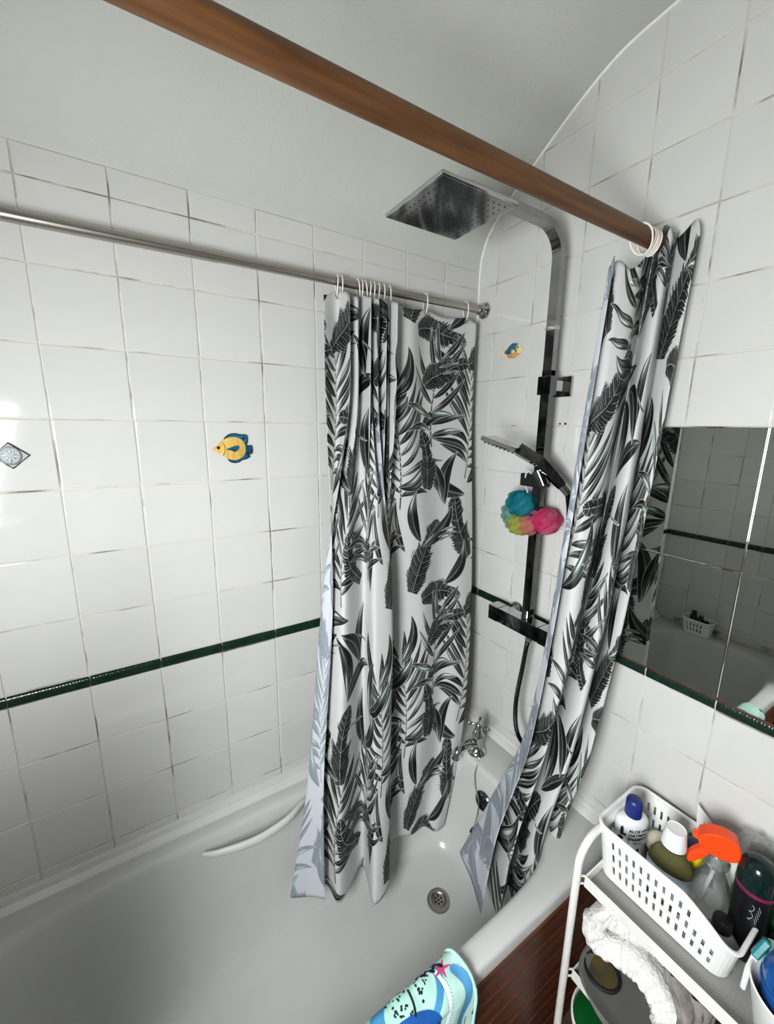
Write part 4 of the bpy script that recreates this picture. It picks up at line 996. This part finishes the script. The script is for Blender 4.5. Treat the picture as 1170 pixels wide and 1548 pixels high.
# ------------------------------------------------------------------ toiletries in the basket
def wrap_text(body, size, c, nrm_ang, rx, ry, rz, z, s0, mname, parent, bold=0.0):
    """lettering bent round an elliptical bottle; s0 = start angle offset along the wall"""
    V, F = text_mesh(body, size, bold); g = G(); out = []
    for u, v, _ in V:
        a = nrm_ang + s0 + u / ((rx + ry) / 2)
        e = Vector((math.cos(a) * rx, math.sin(a) * ry, 0)); e2 = Vector((math.cos(a) * (rx + .0004), math.sin(a) * (ry + .0004), 0))
        q = Matrix.Rotation(rz, 3, 'Z') @ e2
        out.append((c[0] + q.x, c[1] + q.y, z + v))
    g.add(out, F); return part('lettering', g, mname, parent, recalc=False)
M['ink'] = mat('black_print', srgb(22, 24, 34), 0.5)
M['navy'] = mat('navy_cap', srgb(26, 38, 104), 0.35, var=.1)
M['bottlewhite'] = mat('white_bottle', srgb(228, 229, 230), 0.3, var=.02)
zb = 0.6430
c = (-0.130, -0.762); rz = math.radians(150)
sb = root('shampoo_bottle', (c[0], c[1], zb), 'white shampoo bottle with a navy cap in the basket', 'bottle')
part('body', G().lathe([(0.0, 0), (0.034, 0.0), (0.038, 0.006), (0.039, 0.10), (0.0385, 0.128), (0.035, 0.136), (0.024, 0.142), (0.019, 0.144)], (c[0], c[1], zb), 40, M=Matrix.Rotation(rz, 3, 'Z'), sx=1.0, sy=0.62), M['bottlewhite'], sb, True, 50)
part('cap', G().lathe([(0.0185, 0.1435), (0.0188, 0.148), (0.0180, 0.178), (0.0165, 0.184), (0.013, 0.187), (0.0, 0.1865)], (c[0], c[1], zb), 28), M['navy'], sb, True, 45)
def flat_text(body, size, c, rz, rx, ry, z, s_start, mname, parent, bold=0.0):
    V, F = text_mesh(body, size, bold); out = []
    A_ = np.linspace(0, -math.pi, 400); pts = np.stack([rx * np.cos(A_), ry * np.sin(A_)], 1)      # along the -y face, left to right reversed
    pts = pts[::-1]; L_ = np.concatenate([[0], np.cumsum(np.linalg.norm(np.diff(pts, axis=0), axis=1))]); Rm = Matrix.Rotation(rz, 3, 'Z')
    for u, v, _ in V:
        s = s_start + u; x = np.interp(s, L_, pts[:, 0]); y = np.interp(s, L_, pts[:, 1]); n_ = Vector((x / rx ** 2, y / ry ** 2, 0)).normalized()
        q = Rm @ (Vector((x, y, 0)) + n_ * 0.0006); out.append((c[0] + q.x, c[1] + q.y, z + v))
    return part('lettering', G().add(out, F), mname, parent, recalc=False)
rzt = rz + math.pi
for k, (tx, s_, st) in enumerate((('ALOE AND', .0108, .030), ('OATMEAL', .0108, .030), ('SHAMPOO', .0108, .030))):
    flat_text(tx, s_, c, rzt, 0.0390, 0.0242, zb + .113 - .0112 * k, st, M['ink'], sb, 0.0005)
flat_text('for dogs and', .0060, c, rzt, 0.0390, 0.0242, zb + .081, .030, M['ink'], sb)
for u, v, a, b_ in ((.016, .112, .0036, .013), (.021, .104, .0055, .0035), (.015, .092, .006, .005), (.044, .060, .007, .006), (.056, .061, .004, .007)):
    out = []; A_ = np.linspace(-math.pi, 0, 400); pts = np.stack([.039 * np.cos(A_), .0242 * np.sin(A_)], 1); L_ = np.concatenate([[0], np.cumsum(np.linalg.norm(np.diff(pts, axis=0), axis=1))])
    for (du, dv) in ell(0, 0, a, b_, 14):
        s = u + du; x = np.interp(s, L_, pts[:, 0]); y = np.interp(s, L_, pts[:, 1]); n_ = Vector((x / .039 ** 2, y / .0242 ** 2, 0)).normalized()
        q = Matrix.Rotation(rzt, 3, 'Z') @ (Vector((x, y, 0)) + n_ * .0006); out.append((c[0] + q.x, c[1] + q.y, zb + v + dv))
    part('printed_mark', G().add(out, [tuple(range(14))]), M['ink'], sb, recalc=False)

M['olive'] = mat('olive_liquid_bottle', srgb(128, 124, 76), 0.1, trans=0.6, ior=1.35, var=.1)
c = (-0.136, -0.853)
wb = root('soap_bottle', (c[0], c[1], zb), 'clear olive liquid bottle with a tapered white cap', 'bottle')
Mz = Matrix.Rotation(math.radians(100), 3, 'Z')
part('body', G().lathe([(0.0, 0), (0.040, 0.0), (0.043, 0.008), (0.044, 0.085), (0.041, 0.108), (0.032, 0.126), (0.021, 0.138), (0.018, 0.148)], (c[0], c[1], zb), 36, M=Mz, sx=1, sy=.66), M['olive'], wb, True, 60)
part('neck_ring', G().lathe([(0.0205, 0.144), (0.0235, 0.146), (0.0235, 0.150), (0.0205, 0.151)], (c[0], c[1], zb), 24), M['ink'], wb, True)
part('cap', G().lathe([(0.0245, 0.150), (0.0245, 0.154), (0.0200, 0.190), (0.0188, 0.193), (0.0175, 0.1915), (0.0, 0.1915)], (c[0], c[1], zb), 28), M['bottlewhite'], wb, True, 40)
g = G(); rows = []
for i in range(13):
    a = math.radians(-165 + 150 * i / 12); row = []
    for z in (0.020, 0.095):
        q = Mz @ Vector((0.0448 * math.cos(a + math.pi), 0.0448 * .66 * math.sin(a + math.pi), z)); row.append((c[0] + q.x, c[1] + q.y, zb + q.z))
    rows.append(row)
part('label_sheet', g.grid(rows), M['label'], wb, True)

M['yellow'] = mat('yellow_bottle', srgb(206, 196, 34), 0.3, var=.15)
M['purple'] = mat('dark_purple_cap', srgb(58, 52, 84), 0.3, var=.15)
c = (-0.072, -0.873); yb = root('yellow_bottle', (c[0], c[1], zb), 'small yellow bottle with a dark purple cap behind the white-capped bottle', 'bottle')
part('body', G().lathe([(0, 0), (.018, 0), (.020, .005), (.020, .09), (.018, .105), (.013, .112)], (c[0], c[1], zb), 24), M['yellow'], yb, True, 50)
part('cap', G().lathe([(.0145, .111), (.017, .114), (.0175, .128), (.014, .138), (.006, .142), (0, .1425)], (c[0], c[1], zb), 24), M['purple'], yb, True, 50)
M['cream'] = mat('cream_lid', srgb(222, 218, 196), 0.35, var=.05)
c = (-0.078, -0.806); jr = root('cream_jar', (c[0], c[1], zb), 'round cream jar with a domed pale lid against the basket back', 'jar')
part('body', G().lathe([(0, 0), (.024, 0), (.026, .004), (.026, .055), (.022, .062)], (c[0], c[1], zb), 28), M['olive'], jr, True, 50)
part('lid', G().lathe([(.0265, .056), (.0265, .070), (.024, .080), (.014, .087), (0, .089)], (c[0], c[1], zb), 28), M['cream'], jr, True, 50)
cd = root('paper_card', (-0.020, -0.885, 0.70), 'white paper card standing point-up behind the orange spray head', 'card')
M['paper'] = mat('white_paper', srgb(226, 226, 224), 0.7, var=.02)
RC = lambda u, v, d: (-0.026 - d + 0.14 * (0.82 - v) * -.1, u, v)
part('sheet', G().prism([(-0.851, 0.838), (-0.905, 0.798), (-0.93, 0.72), (-0.862, 0.72)], RC, 0.0008), M['paper'], cd)
part('pen_mark', G().tube([(-0.0274, -0.868 - .006 * math.sin(t * 5), 0.802 - .014 * t) for t in np.linspace(0, 1, 9)], .0006, 5), M['ink'], cd)

M['orange'] = mat('orange_plastic', srgb(232, 70, 20), 0.28, var=.06)
c = (-0.108, -0.922); ts = root('trigger_spray', (c[0], c[1], zb), 'clear spray bottle with an orange trigger head', 'spray bottle')
part('body', G().lathe([(0, 0), (.034, 0), (.037, .005), (.037, .075), (.033, .10), (.022, .128), (.0165, .142), (.0165, .156)], (c[0], c[1], zb), 36), M['clear'], ts, True, 60)
part('collar', G().lathe([(.019, .150), (.0205, .153), (.0205, .176), (.016, .182)], (c[0], c[1], zb), 26), M['clear'], ts, True, 50)
hp_ = [(-.034, .192), (-.038, .206), (-.034, .220), (-.018, .232), (.006, .236), (.026, .228), (.033, .208), (.030, .190), (.012, .180), (-.012, .181), (-.022, .187)]
hd_dir = Vector((-0.42, 0.90, 0)).normalized(); sd_dir = Vector((0.90, 0.42, 0))
def HF(u, v, d):
    q = hd_dir * (-u) + sd_dir * (d - .016); return (c[0] + q.x, c[1] + q.y, zb + v)
hg = G().prism(closed(hp_, 48), HF, 0.032)
hh = part('spray_head', hg, M['orange'], ts, False)
mdb = hh.modifiers.new('soft', 'BEVEL'); mdb.width = .004; mdb.segments = 3; mdb.limit_method = 'ANGLE'; mdb.angle_limit = math.radians(50)
def TF(u, v, d):
    q = hd_dir * (-u) + sd_dir * (d - .009); return (c[0] + q.x, c[1] + q.y, zb + v)
tg = part('trigger', G().prism(closed([(-.020, .188), (-.033, .178), (-.046, .158), (-.050, .140), (-.042, .136), (-.030, .150), (-.016, .170), (-.010, .184)], 36), TF, 0.018), M['orange'], ts)
mdb = tg.modifiers.new('soft', 'BEVEL'); mdb.width = .003; mdb.segments = 2; mdb.limit_method = 'ANGLE'; mdb.angle_limit = math.radians(50)
part('nozzle', G().tube([Vector((c[0], c[1], zb + .205)) + hd_dir * .034, Vector((c[0], c[1], zb + .205)) + hd_dir * .046], [.010, .009], 6), M['orange'], ts)
part('dip_tube', G().tube([(c[0], c[1], zb + .15), (c[0] - .004, c[1] + .008, zb + .06), (c[0] - .010, c[1] + .020, zb + .008)], .0028, 8), M['bottlewhite'], ts, True)

M['can'] = mat('black_can', srgb(14, 15, 18), 0.3, var=.1)
M['cancap'] = mat('dark_green_cap', srgb(8, 30, 29), 0.18, var=.15)
M['magenta'] = mat('magenta_band', srgb(112, 26, 64), 0.35)
c = (-0.100, -0.985); ca = root('spray_can', (c[0], c[1], zb), 'tall black spray can with a dark green domed cap', 'spray can')
part('body', G().lathe([(0, 0), (.030, 0), (.0315, .004), (.0315, .150), (.030, .160)], (c[0], c[1], zb), 36), M['can'], ca, True, 50)
part('band', G().lathe([(.0318, .158), (.0322, .160), (.0322, .164), (.0318, .166)], (c[0], c[1], zb), 36), M['magenta'], ca, True)
part('cap', G().lathe([(.0315, .165), (.0320, .170), (.0310, .195), (.0275, .212), (.020, .222), (.008, .226), (0, .2265)], (c[0], c[1], zb), 36), M['cancap'], ca, True, 60)
CN = lambda w, d: (c[0] + .0319 * math.cos(math.radians(200) + w / .0319), c[1] + .0319 * math.sin(math.radians(200) + w / .0319), zb + d)
M['inkw'] = mat('silver_print', srgb(168, 170, 174), 0.4)
strokes = [[CN(-.004 + .0035 * math.sin(k * .55), .140 - .0016 * k + .003 * math.cos(k * .55)) for k in range(24)]]       # looping script line
strokes += [[CN(.006 + .004 * q - .001 * k, .132 - .0075 * k + .012 * (1 - q)) for q in (0, .3, .6, 1.0)] for k in range(5)]   # slanting pen strokes
for st in strokes: part('script_stroke', G().tube(st, .0005, 5), M['inkw'], ca, True)

def crumple(name, c, r, amp, sd, n=(22, 34)):
    rr = np.random.default_rng(sd); k_ = rr.uniform(2, 7, (10, 2)); p_ = rr.uniform(0, 6.28, (10, 2)); a_ = rr.uniform(.3, 1, 10); rows = []
    for i in range(n[0] + 1):
        a = math.pi * i / n[0]; row = []
        for j in range(n[1]):
            b = 2 * math.pi * j / n[1]
            q = sum(w * abs(math.sin(k[0] * a + p[0] + 1.3 * math.sin(b + p[1]))) * math.sin(round(k[1]) * b + p[1]) for w, k, p in zip(a_, k_, p_)) / 5
            f = 1 + amp * q * math.sin(a) ** .5
            row.append((c[0] + r[0] * f * math.sin(a) * math.cos(b), c[1] + r[1] * f * math.sin(a) * math.sin(b), c[2] + r[2] * f * math.cos(a)))
        rows.append(row)
    return G().grid(rows, wrap=True)
M['foil'] = mat('green_foil', srgb(8, 70, 36), 0.16, 0.25, scale=20, col2=srgb(4, 34, 20), coat=.5)
o = part('snack_bag', crumple('b', (-0.050, -1.040, .760), (.040, .062, .105), .35, 4), M['foil'], None, False, org=(-.05, -1.04, .66)); tagit(o, 'crumpled shiny green plastic pouch behind the spray can', 'pouch')
M['film'] = mat('clear_film', srgb(235, 238, 238), 0.12, trans=0.85, ior=1.12, alpha=0.55)
o = part('plastic_bag', crumple('p', (-0.036, -0.970, .815), (.026, .040, .048), .5, 9), M['film'], None, False, org=(-.036, -.97, .77)); tagit(o, 'crinkled clear plastic bag against the tiles behind the orange spray', 'plastic bag')
M['greyglass'] = mat('grey_translucent_bottle', srgb(196, 202, 200), 0.18, trans=0.6, ior=1.3, var=.05)
c = (-0.168, -0.962); rb = root('round_bottle', (c[0], c[1], zb), 'squat grey translucent bottle with a black cap at the low basket end', 'bottle')
part('body', G().lathe([(0, 0), (.026, 0), (.033, .008), (.036, .030), (.033, .052), (.022, .066), (.014, .072)], (c[0], c[1], zb), 32), M['greyglass'], rb, True, 60)
part('cap', G().lathe([(.016, .070), (.017, .074), (.0165, .092), (.014, .097), (0, .098)], (c[0] + .006, c[1], zb), 24), M['can'], rb, True, 50)
# right-hand cup with blue scoop bottle, brushes and razors
c = (-0.205, -1.092); zt0 = 0.6385
cup = root('white_tub', (c[0], c[1], zt0), 'white plastic tub holding a blue bottle at the trolley corner', 'tub')
part('bowl', G().lathe([(0, 0), (.050, 0), (.054, .004), (.072, .098), (.0745, .104), (.072, .106), (.068, .098), (.050, .008), (0, .006)], (c[0], c[1], zt0), 40, sx=.9), M['basket'], cup, True, 40)
M['blue'] = mat('glossy_blue_plastic', srgb(14, 74, 140), 0.16, var=.08, coat=.5)
bl = root('blue_bottle', (c[0], c[1], zt0 + .008), 'glossy blue bottle standing in the white tub', 'bottle')
part('body', G().lathe([(0, 0), (.044, 0), (.048, .006), (.058, .10), (.0595, .130), (.056, .140), (.048, .145), (0, .149)], (c[0], c[1], zt0 + .008), 40, sx=.9), M['blue'], bl, True, 40)
part('ridge', G().tube([(c[0] + .0535 * math.cos(a), c[1] + .0595 * math.sin(a), zt0 + .116) for a in np.linspace(0, 2 * math.pi, 41)[:-1]], .0022, 6, closed=True), M['blue'], bl, True)
M['teal'] = mat('teal_plastic', srgb(24, 118, 122), 0.25, var=.1)
M['razorblue'] = mat('razor_blue', srgb(30, 110, 170), 0.25)
rzr = root('teal_razor', (-0.195, -1.006, .66), 'teal razor leaning on the low end of the basket', 'razor')
part('handle', G().tube([(-0.196, -1.015, .665), (-0.197, -1.016, .715), (-0.188, -1.022, .762)], [.0045, .0052, .006], 10), M['bottlewhite'], rzr, True)
part('guard', G().box((-0.186, -1.024, .766), (.020, .013, .040), rotm(.35, .5, .2), .003), M['teal'], rzr)
for k, (x, y, z, h, r1) in enumerate(((-0.150, -1.052, .655, .150, .0085), (-0.128, -1.070, .655, .165, .0095))):
    lab = ('white toothpaste tube nozzle standing beside the spray can', 'second white tube behind the toothpaste, nearer the wall')[k]
    t = root('white_tube', (x, y, zt0), lab, 'tube', 'white tubes on the trolley')
    part('body', G().lathe([(0, 0), (.013, 0), (.015, .02), (.016, h - .045), (.011, h - .03), (r1, h - .028), (r1 * .92, h), (r1 * .6, h + .001), (r1 * .55, h - .012), (0, h - .012)], (x, y, zt0), 22), M['bottlewhite'], t, True, 40)
    part('stripe', G().lathe([(.0163, h - .062), (.0165, h - .060), (.0160, h - .050)], (x, y, zt0), 22), M['magenta'] if k else M['label'], t, True)
for k, (x, y) in enumerate(((-0.166, -1.036), (-0.150, -1.026))):
    t = root('blue_razor', (x, y, zt0), ('blue and white striped razor beside the white tub', 'blue razor nearer the spray can')[k], 'razor', 'blue razors on the trolley')
    part('handle', G().tube([(x, y, zt0 + .001), (x + .004, y - .004, zt0 + .07), (x - .004, y - .010, zt0 + .108)], [.005, .0055, .0065], 10), M['razorblue'], t, True)
    part('blade_head', G().box((x - .010, y - .012, zt0 + .114), (.036, .014, .010), rotm(.3, -.35, .5 + .2 * k), .002), M['bottlewhite'], t)
M['bristle'] = mat('green_bristles', srgb(92, 112, 50), 0.6, var=.2)
hb = root('hair_comb', (-0.075, -1.112, zt0), 'white comb with olive teeth standing by the pouch', 'comb')
part('frame', G().tube(closed([(-0.075, -1.100), (-0.075, -1.135)], 8) and [(-0.100, -1.090, .66), (-0.102, -1.092, .74), (-0.104, -1.094, .800), (-0.104, -1.102, .815), (-0.103, -1.114, .812), (-0.101, -1.120, .79), (-0.098, -1.118, .70), (-0.096, -1.116, .66)], .0032, 8), M['bottlewhite'], hb, True)
for k in range(8): part('tooth', G().tube([(-0.1025, -1.094, .800 - .013 * k), (-0.1015, -1.118, .795 - .013 * k)], .0018, 6), M['bristle'], hb)

# ------------------------------------------------------------------ things on the lower shelves
def fluffy():
    m = mat('white_chenille', srgb(232, 230, 226), 0.95, var=.03, scale=60, bump=0.6, bscale=160)
    return m
M['fluff'] = fluffy()
tw = root('chenille_towel', (-0.22, -0.83, 0.36), 'white fluffy chenille towel bundled under the top shelf of the trolley', 'towel')
def roll(path, r0, r1, ribs, n=110, seg=26, flat=.75, ph=0.0):
    p = catmull(path, n); rad = []
    return G().tube(p, [(r0 + (r1 - r0) * i / n) * (1 + .055 * math.sin(ribs * i / n * 6.28 + 1.7 * math.sin(i * .21) + ph) + .05 * math.sin(i * .13 + ph)) * (min(1, .45 + i / 9) if i < 6 else min(1, .45 + (n - i) / 9) if n - i < 6 else 1) for i in range(n + 1)], seg,
                    prof=[(math.cos(a) * (1 + .10 * math.sin(5 * a)), flat * math.sin(a) * (1 + .10 * math.sin(4 * a + 1))) for a in np.linspace(0, 2 * math.pi, seg + 1)[:-1]])
part('upper_fold', roll([(-0.232, -0.765, .590), (-0.228, -0.785, .575), (-0.215, -0.815, .572), (-0.205, -0.845, .575), (-0.20, -0.868, .580)], .036, .024, 9), M['fluff'], tw, True, 0)
part('lower_fold', roll([(-0.240, -0.762, .565), (-0.252, -0.768, .535), (-0.250, -0.785, .515), (-0.235, -0.820, .520), (-0.228, -0.858, .532), (-0.228, -0.892, .525), (-0.232, -0.925, .500), (-0.238, -0.940, .470)], .030, .042, 15), M['fluff'], tw, True, 0)
M['greycloth'] = mat('grey_cloth', srgb(150, 143, 138), 0.9, scale=40, col2=srgb(116, 110, 106), bump=.2, bscale=150)
gc = root('grey_cloth', (-0.22, -0.97, 0.4), 'grey wrung cloth hanging next to the fluffy towel', 'cloth')
rows = []
for i in range(31):
    t = i / 30; row = []
    for j in range(29):
        s = j / 28
        y = -0.905 - .095 * s - .055 * t + .010 * math.sin(9 * t + 6 * s); z = .632 - .205 * t - .02 * s
        x = -0.246 + .016 * math.sin(s * 17 + 2.2 * t) + .010 * math.sin(31 * s + 4 * t) - .012 * t
        row.append((x, y, z))
    rows.append(row)
o = part('folds', G().grid(rows), M['greycloth'], gc, True, 0, recalc=False)
o.modifiers.new('thickness', 'SOLIDIFY').thickness = .004
M['paperbag'] = mat('white_tissue', srgb(226, 225, 220), 0.8, bump=.1, var=.04)
o = part('tissue_pack', crumple('t', (-0.215, -1.075, .565), (.040, .055, .050), .22, 6), M['paperbag'], None, True, org=(-.215, -1.075, .52)); o.data.shade_smooth(); tagit(o, 'white tissue pack under the top shelf beside the grey cloth', 'tissue pack')

M['pangrey'] = mat('grey_pan_metal', srgb(118, 118, 116), 0.3, 0.35, var=.08, scale=12)
M['pandark'] = mat('dark_rubber_rim', srgb(26, 26, 24), 0.5)
M['amber'] = mat('amber_stained_steel', srgb(120, 104, 56), 0.35, 0.6, scale=25, col2=srgb(84, 82, 70))
nrm = Vector((-0.10, 0.04, 1.0)).normalized(); lx = Vector((0, 1, 0)); lx = (lx - nrm * lx.dot(nrm)).normalized(); ly = nrm.cross(lx)
Mp = Matrix((lx, ly, nrm)).transposed()
for k in range(3):
    cc = Vector((-0.176, -0.905, 0.402)) - nrm * (0.018 * k) + Vector((.004 * k, -.006 * k, 0))
    t = root('metal_tray', cc - Vector((0, 0, .08)), ('topmost grey rounded metal tray with a dark ring, on the trolley middle shelf', 'middle grey rounded metal tray in the trolley stack', 'lowest grey rounded metal tray in the trolley stack')[k], 'tray', 'grey trays stacked on the trolley')
    rows = []
    for f_, h_ in ((.02, 0), (.72, 0), (.84, .003), (.94, .010), (.985, .0125), (1.0, .011), (.95, .0075), (.85, 0), (.73, -.003), (.02, -.003)):
        row = []
        for j in range(64):
            a = 2 * math.pi * j / 64; c_, s_ = math.cos(a), math.sin(a)
            q = lx * (.168 * f_ * math.copysign(abs(c_) ** .55, c_)) + ly * (.128 * f_ * math.copysign(abs(s_) ** .55, s_)) + nrm * h_
            row.append(cc + q)
        rows.append(row)
    part('dish', G().grid(rows, wrap=True), M['pangrey'], t, True, 50)
    if k == 0:
        q = cc + lx * .118 + ly * (.050 if ly.x < 0 else -.050) + nrm * .0005
        part('dark_ring', G().tube([q + lx * .040 * math.cos(a) + ly * .034 * math.sin(a) + nrm * .006 for a in np.linspace(0, 2 * math.pi, 41)[:-1]], .0042, 8, closed=True), M['pandark'], t, True)
        part('stained_disc', G().lathe([(0, .005), (.039, .0048), (.040, .0)], q, 40, M=Mp, sy=.85), M['amber'], t, True)
M['greenlid'] = mat('green_plastic_lid', srgb(10, 84, 34), 0.3, var=.15, scale=8)
c = (-0.200, -0.800); bk = root('green_tub', (c[0], c[1], .058), 'white tub with a dark green lid on the bottom trolley shelf', 'tub')
part('bucket', G().lathe([(0, 0), (.062, 0), (.066, .004), (.084, .165), (.088, .168), (.088, .176), (.083, .178), (.080, .166)], (c[0], c[1], .058), 40, sy=.85), M['basket'], bk, True, 40)
part('lid', G().lathe([(.081, .172), (.076, .176), (.055, .180), (0, .182)], (c[0], c[1], .058), 40, sy=.85), M['greenlid'], bk, True, 50)

# dark bottles standing in the far basket (seen in the mirror)
for k, (x, y, h, r1) in enumerate(((-1.62, -0.222, .125, .017), (-1.622, -0.258, .105, .016), (-1.618, -0.288, .085, .014))):
    lab = ('tallest dark bottle in the far basket, seen in the mirror', 'middle dark bottle in the far basket, seen in the mirror', 'shortest dark bottle in the far basket, seen in the mirror')[k]
    t = root('dark_bottle', (x, y, .563), lab, 'bottle', 'dark bottles in the far basket')
    part('body', G().lathe([(0, 0), (r1, 0), (r1 * 1.05, .004), (r1 * 1.05, h * .75), (r1 * .7, h * .85)], (x, y, .563), 18), M['can'], t, True, 50)
    part('cap', G().lathe([(r1 * .75, h * .84), (r1 * .75, h * .98), (0, h)], (x, y, .563), 18), M['black'] if k != 1 else M['purple'], t, True, 50)
